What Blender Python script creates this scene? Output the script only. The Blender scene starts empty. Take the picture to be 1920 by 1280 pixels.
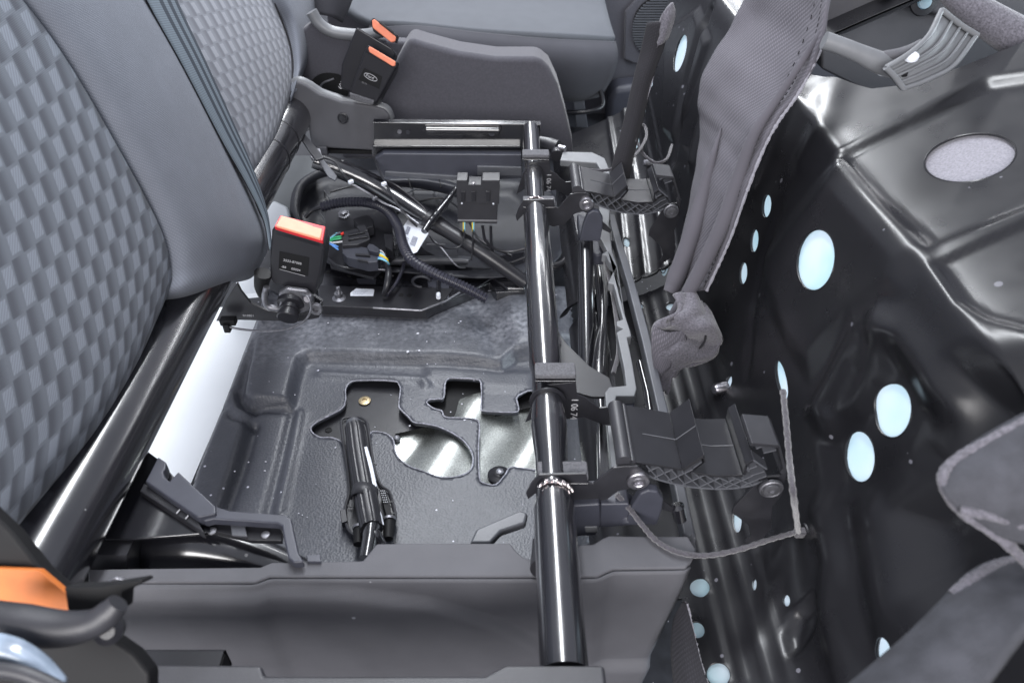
import bpy, bmesh, math, random
import numpy as np
from mathutils import Vector, Matrix
from mathutils.geometry import delaunay_2d_cdt

random.seed(4)
np.random.seed(4)
SC = bpy.context.scene
COL = SC.collection

# ------------------------------------------------------------------ camera
FPX = 1400.0                      # focal length in units of a 1920 px wide picture
PITCH = math.atan(1146.0 / FPX)   # metres everywhere: x towards the dashboard, y across the cabin, z up
CAMZ = 0.85
cam_data = bpy.data.cameras.new("camera")
cam = bpy.data.objects.new("camera", cam_data)
COL.objects.link(cam)
cam.location = (0, 0, CAMZ)
cam.rotation_euler = (math.pi / 2 - PITCH, 0, 0)
cam_data.sensor_width = 36
cam_data.lens = FPX * 36 / 1920
cam_data.clip_start = 0.02
cam_data.clip_end = 60
cam_data.dof.use_dof = True
cam_data.dof.focus_distance = 0.98
cam_data.dof.aperture_fstop = 8.0
SC.camera = cam

# ------------------------------------------------------------------ world and lamps
world = bpy.data.worlds.new("World")
SC.world = world
world.use_nodes = True
bg = world.node_tree.nodes["Background"]
bg.inputs[0].default_value = (0.82, 0.86, 1.0, 1)
bg.inputs[1].default_value = 0.52
SC.view_settings.view_transform = 'Standard'
SC.view_settings.look = 'None'
SC.view_settings.gamma = 1
SC.view_settings.use_curve_mapping = False
SC.view_settings.exposure = 0.12


def lamp(name, loc, target, sx, sy, power, color, spin=0):
    d = bpy.data.lights.new(name, 'AREA')
    d.shape = 'RECTANGLE'
    d.size, d.size_y = sx, sy
    d.energy = power
    d.color = color
    o = bpy.data.objects.new(name, d)
    COL.objects.link(o)
    o.location = loc
    v = Vector(target) - Vector(loc)
    q = v.to_track_quat('-Z', 'Y')
    o.rotation_euler = (q @ Matrix.Rotation(spin, 3, 'Z').to_quaternion()).to_euler()
    return o


# ceiling strip lamps over the open van and the wide door opening behind the camera
lamp("ceiling_strip", (-0.24, 3.7, 2.15), (-0.24, 3.7, 0), 0.30, 6.2, 165, (0.93, 0.96, 1.0))
lamp("ceiling_strip.001", (1.45, 4.2, 2.15), (1.1, 4.2, 0), 0.18, 5.2, 62, (0.96, 0.97, 1.0))
lamp("door_opening", (-0.3, -1.2, 1.25), (0, 0.9, 0.1), 1.8, 0.9, 66, (1.0, 0.98, 0.98))
lamp("film_back_fill", (1.7, 0.9, 0.62), (0.3, 0.8, 0.42), 1.5, 0.5, 26, (0.80, 0.92, 1.0))  # added fill lamp hidden behind the pans, lights the film in their holes

# ------------------------------------------------------------------ geometry helpers
_s, _c = math.sin(PITCH), math.cos(PITCH)


def ray(u, v):
    a, b = (u - 960.0) / FPX, (640.0 - v) / FPX
    return Vector((a, _c + b * _s, -_s + b * _c))


def at(u, v, x=None, y=None, z=None):
    """the point of the plane x=, y= or z= (metres) that the photograph shows at u, v"""
    d = ray(u, v)
    if x is not None:
        t = x / d.x
    elif y is not None:
        t = y / d.y
    else:
        t = (z - CAMZ) / d.z
    return Vector((0, 0, CAMZ)) + d * t


def ats(pts, **k):
    return [at(u, v, **k) for u, v in pts]


def tag(o, label=None, cat=None, group=None, kind=None):
    if label: o["label"] = label
    if cat: o["category"] = cat
    if group: o["group"] = group
    if kind: o["kind"] = kind
    return o


def thing(name, loc, label, cat, group=None):
    o = bpy.data.objects.new(name, None)
    o.empty_display_size = 0.03
    COL.objects.link(o)
    o.location = loc
    return tag(o, label, cat, group)


def link(name, me, mat, parent=None):
    o = bpy.data.objects.new(name, me)
    COL.objects.link(o)
    if mat is not None and not me.materials:
        me.materials.append(mat)
    if parent is not None:
        o.parent = parent
        if parent.parent is None:      # geometry is in world coordinates; a part's own origin stays at the world's
            o.matrix_parent_inverse = Matrix.Translation(-Vector(parent.location))
    return o


def children(o):
    return [c for c in COL.objects if c.parent == o]


def dup(root, delta, label, group=None):
    r = root.copy(); COL.objects.link(r)
    r.location = Vector(root.location) + Vector(delta)
    r["label"] = label
    if group: r["group"] = group
    def rec(src, dst):
        for ch in children(src):
            c = ch.copy(); COL.objects.link(c); c.parent = dst
            c.matrix_parent_inverse = ch.matrix_parent_inverse.copy()
            rec(ch, c)
    rec(root, r)
    return r


def build(name, verts, faces, mat, parent=None, smooth=True, angle=35, bevel=0, seg=2, uvs=None):
    me = bpy.data.meshes.new(name)
    me.from_pydata([tuple(v) for v in verts], [], faces)
    me.update()
    if smooth:
        me.shade_smooth()
        if angle: me.set_sharp_from_angle(angle=math.radians(angle))
    if uvs is not None:
        ul = me.uv_layers.new(name="UVMap")
        arr = np.array(uvs, dtype=np.float32)
        li = np.zeros(len(me.loops), dtype=np.int32)
        me.loops.foreach_get("vertex_index", li)
        ul.data.foreach_set("uv", arr[li].ravel())
    o = link(name, me, mat, parent)
    if bevel:
        m = o.modifiers.new("bevel", 'BEVEL')
        m.width = bevel; m.segments = seg; m.limit_method = 'ANGLE'; m.angle_limit = math.radians(35)
        m.harden_normals = True
    return o


def fix_normals(o):
    bm = bmesh.new(); bm.from_mesh(o.data)
    bmesh.ops.recalc_face_normals(bm, faces=bm.faces)
    bm.to_mesh(o.data); bm.free()
    return o


def plate(name, pts, thick, mat, parent=None, bevel=0.0008, seg=2):
    """polygon pushed along the vector thick"""
    n = len(pts)
    t = Vector(thick)
    v = [Vector(p) for p in pts] + [Vector(p) + t for p in pts]
    f = [list(range(n)), list(range(2 * n - 1, n - 1, -1))]
    for i in range(n):
        j = (i + 1) % n
        f.append([j, i, n + i, n + j])
    o = build(name, v, f, mat, parent, angle=30, bevel=0)
    fix_normals(o)
    o.data.shade_smooth(); o.data.set_sharp_from_angle(angle=math.radians(30))
    if bevel:
        m = o.modifiers.new("bevel", 'BEVEL')
        m.width = bevel; m.segments = seg; m.limit_method = 'ANGLE'; m.angle_limit = math.radians(30)
        m.harden_normals = True
    return o


def catmull(pts, n, closed=False):
    pts = [Vector(p) for p in pts]
    m = len(pts)
    if m == 2:
        return [pts[0].lerp(pts[1], k / n) for k in range(n + 1)]
    out = []
    segs = m if closed else m - 1
    for i in range(segs):
        if closed:
            p0, p1, p2, p3 = pts[(i - 1) % m], pts[i], pts[(i + 1) % m], pts[(i + 2) % m]
        else:
            p0 = pts[i - 1] if i > 0 else pts[0] * 2 - pts[1]
            p1, p2 = pts[i], pts[i + 1]
            p3 = pts[i + 2] if i + 2 < m else pts[-1] * 2 - pts[-2]
        for k in range(n):
            t = k / n
            out.append(0.5 * ((2 * p1) + (p2 - p0) * t + (2 * p0 - 5 * p1 + 4 * p2 - p3) * t * t + (3 * p1 - p0 - 3 * p2 + p3) * t ** 3))
    if not closed:
        out.append(pts[-1])
    return out


def resample(pts, step):
    P = [Vector(p) for p in pts]
    L = [0]
    for a, b in zip(P, P[1:]): L.append(L[-1] + (b - a).length)
    n = max(2, int(L[-1] / step))
    out = []; k = 0
    for i in range(n + 1):
        s = L[-1] * i / n
        while k < len(L) - 2 and L[k + 1] < s: k += 1
        d = L[k + 1] - L[k]
        out.append(P[k].lerp(P[k + 1], (s - L[k]) / d if d > 0 else 0))
    return out


def sweep(name, pts, r, mat, parent=None, seg=14, smooth=6, prof=None, step=None, rfun=None, angle=40, cap=True, up0=None):
    """tube along pts; r one number or one per point; prof = closed 2D section instead of a circle"""
    P = [Vector(p) for p in pts]
    R = list(r) if isinstance(r, (list, tuple)) else [r] * len(P)
    if smooth and len(P) > 2:
        pr = catmull([Vector((*p, 0)).to_3d() for p in P], smooth)
        rr = []
        for i in range(len(P) - 1):
            for k in range(smooth): rr.append(R[i] + (R[i + 1] - R[i]) * k / smooth)
        rr.append(R[-1]); P, R = pr, rr
    if step:
        L = [0]
        for a, b in zip(P, P[1:]): L.append(L[-1] + (b - a).length)
        q = resample(P, step); n = len(q) - 1
        R = [float(np.interp(L[-1] * i / n, L, R)) for i in range(n + 1)]
        P = q
    if rfun: R = [rr * rfun(i) for i, rr in enumerate(R)]
    n = len(P)
    sec = prof if prof else [(math.cos(2 * math.pi * k / seg), math.sin(2 * math.pi * k / seg)) for k in range(seg)]
    m = len(sec)
    tang = []
    for i in range(n):
        t = P[min(i + 1, n - 1)] - P[max(i - 1, 0)]
        tang.append(t.normalized() if t.length > 1e-9 else Vector((0, 1, 0)))
    up = Vector(up0) if up0 else (Vector((0, 0, 1)) if abs(tang[0].z) < 0.9 else Vector((1, 0, 0)))
    V = []
    side = tang[0].cross(up).normalized()
    for i in range(n):
        side = (side - tang[i] * side.dot(tang[i])).normalized()
        nn = side.cross(tang[i])
        for a, b in sec:
            V.append(P[i] + (side * a + nn * b) * R[i])
    F = []
    for i in range(n - 1):
        for k in range(m):
            k2 = (k + 1) % m
            F.append([i * m + k, i * m + k2, (i + 1) * m + k2, (i + 1) * m + k])
    if cap:
        F.append(list(range(m - 1, -1, -1)))
        F.append([(n - 1) * m + k for k in range(m)])
    o = build(name, V, F, mat, parent, angle=0)
    fix_normals(o)
    o.data.shade_smooth()
    o.data.set_sharp_from_angle(angle=math.radians(angle))
    return o


def lathe(name, origin, axis, prof, mat, parent=None, seg=24, angle=35, spin=0):
    """prof = [(distance along axis, radius)...]"""
    a = Vector(axis).normalized()
    e1 = a.orthogonal().normalized(); e2 = a.cross(e1)
    V = []; F = []
    o0 = Vector(origin)
    for h, r in prof:
        for k in range(seg):
            t = 2 * math.pi * k / seg + spin
            V.append(o0 + a * h + (e1 * math.cos(t) + e2 * math.sin(t)) * max(r, 1e-5))
    for i in range(len(prof) - 1):
        for k in range(seg):
            k2 = (k + 1) % seg
            F.append([i * seg + k, i * seg + k2, (i + 1) * seg + k2, (i + 1) * seg + k])
    F.append(list(range(seg - 1, -1, -1)))
    F.append([(len(prof) - 1) * seg + k for k in range(seg)])
    o = build(name, V, F, mat, parent, angle=0)
    fix_normals(o); o.data.shade_smooth(); o.data.set_sharp_from_angle(angle=math.radians(angle))
    return o


def box(name, c, size, mat, parent=None, rot=(0, 0, 0), bevel=0.001, seg=2, taper=1.0):
    M = Matrix.Translation(Vector(c)) @ (Matrix.Rotation(rot[2], 4, 'Z') @ Matrix.Rotation(rot[1], 4, 'Y') @ Matrix.Rotation(rot[0], 4, 'X'))
    V = []
    for sx in (-1, 1):
        for sy in (-1, 1):
            for sz in (-1, 1):
                k = taper if sz > 0 else 1
                V.append(M @ Vector((sx * size[0] / 2 * k, sy * size[1] / 2 * k, sz * size[2] / 2)))
    F = [[0, 1, 3, 2], [4, 6, 7, 5], [0, 4, 5, 1], [2, 3, 7, 6], [0, 2, 6, 4], [1, 5, 7, 3]]
    return build(name, V, F, mat, parent, bevel=bevel, seg=seg)


def obox(name, o, ax, ay, az, mat, parent=None, bevel=0.001, seg=2):
    """box from a corner and three edge vectors"""
    o = Vector(o); ax, ay, az = Vector(ax), Vector(ay), Vector(az)
    V = [o + ax * i + ay * j + az * k for i in (0, 1) for j in (0, 1) for k in (0, 1)]
    F = [[0, 1, 3, 2], [4, 6, 7, 5], [0, 4, 5, 1], [2, 3, 7, 6], [0, 2, 6, 4], [1, 5, 7, 3]]
    b = build(name, V, F, mat, parent, bevel=bevel, seg=seg)
    me = b.data
    return fix_normals(b)


def loft(name, rows, mat, parent=None, nu=8, nv=8, thick=0.0, uvscale=None, fn=None, angle=0):
    """smooth surface through a grid of control points (rows of equal length)"""
    R = [catmull(r, nu) for r in rows]
    cols = []
    for j in range(len(R[0])):
        cols.append(catmull([R[i][j] for i in range(len(R))], nv))
    n, m = len(cols[0]), len(cols)
    V = [cols[j][i] for i in range(n) for j in range(m)]
    if fn:
        V = [fn(v, i // m / (n - 1), (i % m) / (m - 1)) for i, v in enumerate(V)]
    F = [[i * m + j, i * m + j + 1, (i + 1) * m + j + 1, (i + 1) * m + j] for i in range(n - 1) for j in range(m - 1)]
    # uv by arc length in metres
    uv = []
    mid = n // 2; du = [0]
    for j in range(1, m): du.append(du[-1] + (V[mid * m + j] - V[mid * m + j - 1]).length)
    mj = m // 2; dv = [0]
    for i in range(1, n): dv.append(dv[-1] + (V[i * m + mj] - V[(i - 1) * m + mj]).length)
    for i in range(n):
        for j in range(m): uv.append((du[j], dv[i]))
    o = build(name, V, F, mat, parent, angle=angle, uvs=uv)
    if thick:
        s = o.modifiers.new("solid", 'SOLIDIFY'); s.thickness = abs(thick); s.offset = -1 if thick > 0 else 1
    return o


def seg_dist(P, poly, closed):
    """distance of points P (n,2) to a polyline"""
    A = np.array(poly, float)
    B = np.roll(A, -1, 0) if closed else A[1:]
    A = A if closed else A[:-1]
    d = np.full(len(P), 1e9)
    for a, b in zip(A, B):
        ab = b - a; L = (ab ** 2).sum() + 1e-12
        t = np.clip(((P - a) @ ab) / L, 0, 1)
        d = np.minimum(d, np.hypot(*(P - a - t[:, None] * ab).T))
    return d


def inside(P, poly):
    A = np.array(poly, float); B = np.roll(A, -1, 0)
    r = np.zeros(len(P), bool)
    for (x1, y1), (x2, y2) in zip(A, B):
        if y1 == y2: continue
        c = ((y1 > P[:, 1]) != (y2 > P[:, 1])) & (P[:, 0] < (x2 - x1) * (P[:, 1] - y1) / (y2 - y1) + x1)
        r ^= c
    return r


def smoothstep(x):
    x = np.clip(x, 0, 1); return x * x * (3 - 2 * x)


def ridge(P, poly, w, amp, closed=False):
    return amp * np.exp(-(seg_dist(P, poly, closed) / w) ** 2)


def plateau(P, poly, w, amp):
    d = seg_dist(P, poly, True)
    d = np.where(inside(P, poly), d, -d)
    return amp * smoothstep(d / w + 0.5)


def sheet2d(outline, holes, step):
    """triangulated sheet with true hole edges: returns 2D verts and faces"""
    O = np.array(outline, float)
    lo, hi = O.min(0), O.max(0)
    gx, gy = np.meshgrid(np.arange(lo[0], hi[0], step), np.arange(lo[1], hi[1], step * 0.87))
    gx = gx + (np.arange(gx.shape[0]) % 2)[:, None] * step / 2
    G = np.c_[gx.ravel(), gy.ravel()]
    keep = inside(G, outline) & (seg_dist(G, outline, True) > step * 0.45)
    for h in holes:
        keep &= ~inside(G, h) & (seg_dist(G, h, True) > step * 0.45)
    G = G[keep]
    verts = [Vector((x, y)) for x, y in G]; edges = []
    for loop in [outline] + list(holes):
        L = np.array(loop, float)
        dense = []
        for a, b in zip(L, np.roll(L, -1, 0)):
            k = max(1, int(np.hypot(*(b - a)) / step))
            dense += [a + (b - a) * i / k for i in range(k)]
        s = len(verts); m = len(dense)
        verts += [Vector((float(a[0]), float(a[1]))) for a in dense]
        edges += [(s + i, s + (i + 1) % m) for i in range(m)]
    r = delaunay_2d_cdt(verts, edges, [], 0, 1e-6)
    V = np.array([(v.x, v.y) for v in r[0]])
    F = np.array([f for f in r[2] if len(f) == 3])
    C = V[F].mean(1)
    k = inside(C, outline)
    for h in holes: k &= ~inside(C, h)
    return V, F[k]


def sheet(name, outline, holes, step, fn, mat, parent=None, thick=0.0, angle=0, up=(0, 0, 1), rim=True):
    V, F = sheet2d(outline, holes, step)
    W = fn(V)
    o = build(name, W, F.tolist(), mat, parent, angle=angle)
    me = o.data
    nz = np.zeros(len(me.polygons) * 3); me.polygons.foreach_get("normal", nz)
    if (nz.reshape(-1, 3) @ np.array(up)).sum() < 0:
        me.flip_normals()
    if thick:
        s = o.modifiers.new("solid", 'SOLIDIFY'); s.thickness = thick; s.offset = -1; s.use_rim = rim
    return o


def ell(cx, cy, a, b, rot=0, n=28):
    r = math.radians(rot)
    return [(cx + a * math.cos(t) * math.cos(r) - b * math.sin(t) * math.sin(r), cy + a * math.cos(t) * math.sin(r) + b * math.sin(t) * math.cos(r)) for t in [2 * math.pi * k / n for k in range(n)]]


def smoothpoly(pts, n=4):
    return [(p.x, p.y) for p in catmull([Vector((a, b, 0)) for a, b in pts], n, closed=True)]


def text(name, body, origin, xdir, ydir, size, mat, parent=None, depth=0.0002):
    c = bpy.data.curves.new(name, 'FONT'); c.body = body; c.size = size; c.extrude = depth
    t = bpy.data.objects.new(name, c); COL.objects.link(t)
    dg = bpy.context.evaluated_depsgraph_get()
    me = bpy.data.meshes.new_from_object(t.evaluated_get(dg))
    bpy.data.objects.remove(t)
    X = Vector(xdir).normalized(); Z = X.cross(Vector(ydir)).normalized(); Y = Z.cross(X)
    M = Matrix((X, Y, Z)).transposed().to_4x4(); M.translation = Vector(origin) + Z * 0.0003
    me.transform(M); me.name = name
    me.materials.clear()
    return link(name, me, mat, parent)


# ------------------------------------------------------------------ materials
def new_mat(name, color, rough=0.5, metal=0.0, coat=0.0, spec=0.5, vary=0.0, vscale=40, bump=0.0, bscale=400, rvary=0.0, sheen=0.0, specks=0.0, speck_scale=120, speck_col=(0.5, 0.5, 0.55), trans=0.0):
    m = bpy.data.materials.new(name); m.use_nodes = True
    nt = m.node_tree; b = nt.nodes["Principled BSDF"]
    N = nt.nodes.new; L = nt.links.new
    b.inputs["Roughness"].default_value = rough
    b.inputs["Metallic"].default_value = metal
    b.inputs["Coat Weight"].default_value = coat
    b.inputs["Coat Roughness"].default_value = 0.14
    b.inputs["Specular IOR Level"].default_value = spec
    b.inputs["Sheen Weight"].default_value = sheen
    tc = N("ShaderNodeTexCoord")
    col = (*color, 1)
    b.inputs["Base Color"].default_value = col
    out = None
    if vary > 0:
        n = N("ShaderNodeTexNoise"); n.inputs["Scale"].default_value = vscale; n.inputs["Detail"].default_value = 6
        L(tc.outputs["Object"], n.inputs["Vector"])
        r = N("ShaderNodeMapRange"); r.inputs[1].default_value = 0.3; r.inputs[2].default_value = 0.7
        r.inputs[3].default_value = 1 - vary; r.inputs[4].default_value = 1 + vary
        L(n.outputs[0], r.inputs[0])
        mx = N("ShaderNodeVectorMath"); mx.operation = 'SCALE'; mx.inputs[0].default_value = color
        L(r.outputs[0], mx.inputs["Scale"]); out = mx.outputs[0]
    if specks > 0:
        vo = N("ShaderNodeTexVoronoi"); vo.inputs["Scale"].default_value = speck_scale
        L(tc.outputs["Object"], vo.inputs["Vector"])
        wn = N("ShaderNodeSeparateColor"); L(vo.outputs["Color"], wn.inputs[0])
        siz = N("ShaderNodeMath"); siz.operation = 'MULTIPLY'; siz.inputs[1].default_value = 0.28; L(wn.outputs[1], siz.inputs[0])
        lt = N("ShaderNodeMath"); lt.operation = 'LESS_THAN'; L(vo.outputs["Distance"], lt.inputs[0]); L(siz.outputs[0], lt.inputs[1])
        pick = N("ShaderNodeMath"); pick.operation = 'LESS_THAN'; pick.inputs[1].default_value = specks; L(wn.outputs[0], pick.inputs[0])
        a = N("ShaderNodeMath"); a.operation = 'MULTIPLY'; L(lt.outputs[0], a.inputs[0]); L(pick.outputs[0], a.inputs[1])
        mc = N("ShaderNodeMixRGB"); mc.inputs[1].default_value = col; mc.inputs[2].default_value = (*speck_col, 1)
        if out: L(out, mc.inputs[1])
        L(a.outputs[0], mc.inputs[0]); out = mc.outputs[0]
    if out: L(out, b.inputs["Base Color"])
    if rvary > 0:
        n = N("ShaderNodeTexNoise"); n.inputs["Scale"].default_value = 30; n.inputs["Detail"].default_value = 8
        L(tc.outputs["Object"], n.inputs["Vector"])
        r = N("ShaderNodeMapRange"); r.inputs[1].default_value = 0.3; r.inputs[2].default_value = 0.7
        r.inputs[3].default_value = max(0.02, rough - rvary); r.inputs[4].default_value = rough + rvary
        L(n.outputs[0], r.inputs[0]); L(r.outputs[0], b.inputs["Roughness"])
    if bump > 0:
        n = N("ShaderNodeTexNoise"); n.inputs["Scale"].default_value = bscale; n.inputs["Detail"].default_value = 3
        L(tc.outputs["Object"], n.inputs["Vector"])
        bp = N("ShaderNodeBump"); bp.inputs["Strength"].default_value = bump; bp.inputs["Distance"].default_value = 0.001
        L(n.outputs[0], bp.inputs["Height"]); L(bp.outputs[0], b.inputs["Normal"])
    return m


M = {}
M['paint'] = new_mat("black_gloss_paint", (0.010, 0.010, 0.012), 0.30, coat=0.08, rvary=0.04, specks=0.05, speck_scale=90, speck_col=(0.12, 0.12, 0.14))
M['tube'] = new_mat("black_tube_paint", (0.010, 0.010, 0.013), 0.22, coat=1.0, spec=0.9, rvary=0.03, specks=0.03, speck_scale=110, speck_col=(0.25, 0.25, 0.25))
M['satin'] = new_mat("black_satin_steel", (0.020, 0.020, 0.024), 0.35, vary=0.2, bump=0.08, bscale=900)
M['plastic'] = new_mat("black_grained_plastic", (0.028, 0.028, 0.033), 0.45, vary=0.15, bump=0.15, bscale=1200)
M['shiny_plastic'] = new_mat("black_smooth_plastic", (0.015, 0.015, 0.018), 0.3, vary=0.15, bump=0.05, bscale=700)
M['trim'] = new_mat("charcoal_grained_trim", (0.090, 0.090, 0.100), 0.55, spec=0.3, vary=0.08, vscale=25, bump=0.5, bscale=1500, specks=0.005, speck_scale=110, speck_col=(0.3, 0.3, 0.33))
M['trim_lt'] = new_mat("grey_plastic_strip", (0.15, 0.155, 0.165), 0.42, vary=0.1, bump=0.1, bscale=900)
M['trim_mid'] = new_mat("mid_grey_strip", (0.08, 0.083, 0.095), 0.4, vary=0.1, bump=0.1, bscale=900)
M['bluegrey'] = new_mat("slate_plastic", (0.042, 0.044, 0.058), 0.45, vary=0.1, bump=0.1, bscale=900)
M['pocket'] = new_mat("dark_moulded_cover", (0.020, 0.021, 0.028), 0.5, vary=0.2, bump=0.2, bscale=700)
M['steel'] = new_mat("zinc_steel", (0.42, 0.41, 0.44), 0.35, metal=1.0, vary=0.15, vscale=200, bump=0.1, bscale=600)
M['dull_steel'] = new_mat("dull_cast_steel", (0.22, 0.22, 0.24), 0.45, metal=0.8, vary=0.25, vscale=150, bump=0.2, bscale=500)
M['weld'] = new_mat("weld_bead_metal", (0.5, 0.45, 0.45), 0.25, metal=1.0, vary=0.4, vscale=300, bump=0.8, bscale=300)
M['white'] = new_mat("white_board", (0.80, 0.84, 0.88), 0.6, vary=0.03, vscale=8)
M['foam'] = new_mat("grey_foam_pad", (0.10, 0.10, 0.11), 0.95, vary=0.3, vscale=500, bump=1.0, bscale=900)
M['cord'] = new_mat("grey_fuzzy_cord", (0.050, 0.046, 0.056), 0.95, vary=0.4, vscale=500, bump=1.0, bscale=900, sheen=0.5)
M['red'] = new_mat("red_shell", (0.50, 0.012, 0.02), 0.4)
M['orange'] = new_mat("orange_press_button", (0.85, 0.27, 0.16), 0.5, vary=0.07, vscale=60)
M['sticker'] = new_mat("orange_sticker", (0.62, 0.17, 0.03), 0.5, vary=0.12, vscale=60)
M['print'] = new_mat("pale_print", (0.45, 0.45, 0.47), 0.6)
M['dim_print'] = new_mat("dim_print", (0.16, 0.16, 0.17), 0.6)
M['label'] = new_mat("white_label", (0.72, 0.75, 0.82), 0.45)
M['ink'] = new_mat("grey_ink", (0.25, 0.26, 0.32), 0.6)
M['black'] = new_mat("deep_black_plastic", (0.008, 0.008, 0.009), 0.6, spec=0.25)
M['rubber'] = new_mat("black_rubber", (0.016, 0.016, 0.02), 0.38, bump=0.1, bscale=600)
M['conduit'] = new_mat("corrugated_conduit", (0.022, 0.022, 0.034), 0.36)
M['sill'] = new_mat("grey_metal_sill", (0.13, 0.14, 0.145), 0.4, vary=0.1, vscale=10)
M['carpet'] = new_mat("charcoal_carpet", (0.036, 0.037, 0.046), 0.95, vary=0.25, vscale=400, bump=0.8, bscale=900)
M['console'] = new_mat("carpeted_box", (0.060, 0.059, 0.072), 0.9, vary=0.12, vscale=300, bump=0.6, bscale=1000, sheen=0.2)
M['edge'] = new_mat("frayed_cut_edge", (0.30, 0.30, 0.34), 0.9, bump=0.8, bscale=800, vary=0.5, vscale=300)
M['brass'] = new_mat("dull_brass", (0.45, 0.36, 0.22), 0.4, metal=0.7, vary=0.3, vscale=200)
M['galv'] = new_mat("galvanised_floor", (0.48, 0.50, 0.48), 0.33, metal=0.9, vary=0.35, vscale=500, bump=0.25, bscale=500, rvary=0.05, specks=0.06, speck_scale=250, speck_col=(0.9, 0.9, 0.9))
M['floormetal'] = new_mat("dark_floor_metal", (0.02, 0.021, 0.026), 0.45, vary=0.3, vscale=60, specks=0.12, speck_scale=130, speck_col=(0.4, 0.4, 0.45))
for k, c in (('w_green', (0.05, 0.5, 0.2)), ('w_blue', (0.15, 0.35, 0.8)), ('w_yellow', (0.8, 0.6, 0.06)), ('w_white', (0.7, 0.7, 0.72)), ('w_red', (0.8, 0.05, 0.03)), ('w_grey', (0.2, 0.2, 0.25)), ('w_cyan', (0.25, 0.65, 0.8))):
    M[k] = new_mat("wire_" + k[2:], c, 0.4)


def weave_mat(name, color, scale=900, strength=0.5, dark=0.75, sheen=0.04):
    """twill cloth: fine diagonal threads"""
    m = new_mat(name, color, 0.92, sheen=sheen)
    nt = m.node_tree; b = nt.nodes["Principled BSDF"]; N = nt.nodes.new; L = nt.links.new
    tc = N("ShaderNodeTexCoord")
    w = N("ShaderNodeTexWave"); w.bands_direction = 'DIAGONAL'; w.inputs["Scale"].default_value = scale / 6.28; w.inputs["Distortion"].default_value = 0.6
    w2 = N("ShaderNodeTexWave"); w2.bands_direction = 'X'; w2.inputs["Scale"].default_value = scale / 4.5
    L(tc.outputs["UV"], w.inputs["Vector"]); L(tc.outputs["UV"], w2.inputs["Vector"])
    mul = N("ShaderNodeMath"); mul.operation = 'MULTIPLY'; L(w.outputs["Fac"], mul.inputs[0]); L(w2.outputs["Fac"], mul.inputs[1])
    n = N("ShaderNodeTexNoise"); n.inputs["Scale"].default_value = 30; L(tc.outputs["Object"], n.inputs["Vector"])
    mr = N("ShaderNodeMapRange"); mr.inputs[3].default_value = dark; mr.inputs[4].default_value = 1.15; L(mul.outputs[0], mr.inputs[0])
    m2 = N("ShaderNodeMath"); m2.operation = 'MULTIPLY'
    nr = N("ShaderNodeMapRange"); nr.inputs[3].default_value = 0.9; nr.inputs[4].default_value = 1.1; L(n.outputs[0], nr.inputs[0])
    L(mr.outputs[0], m2.inputs[0]); L(nr.outputs[0], m2.inputs[1])
    s = N("ShaderNodeVectorMath"); s.operation = 'SCALE'; s.inputs[0].default_value = color; L(m2.outputs[0], s.inputs["Scale"])
    L(s.outputs[0], b.inputs["Base Color"])
    bp = N("ShaderNodeBump"); bp.inputs["Strength"].default_value = strength; bp.inputs["Distance"].default_value = 0.0006
    L(mul.outputs[0], bp.inputs["Height"]); L(bp.outputs[0], b.inputs["Normal"])
    return m


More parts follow.
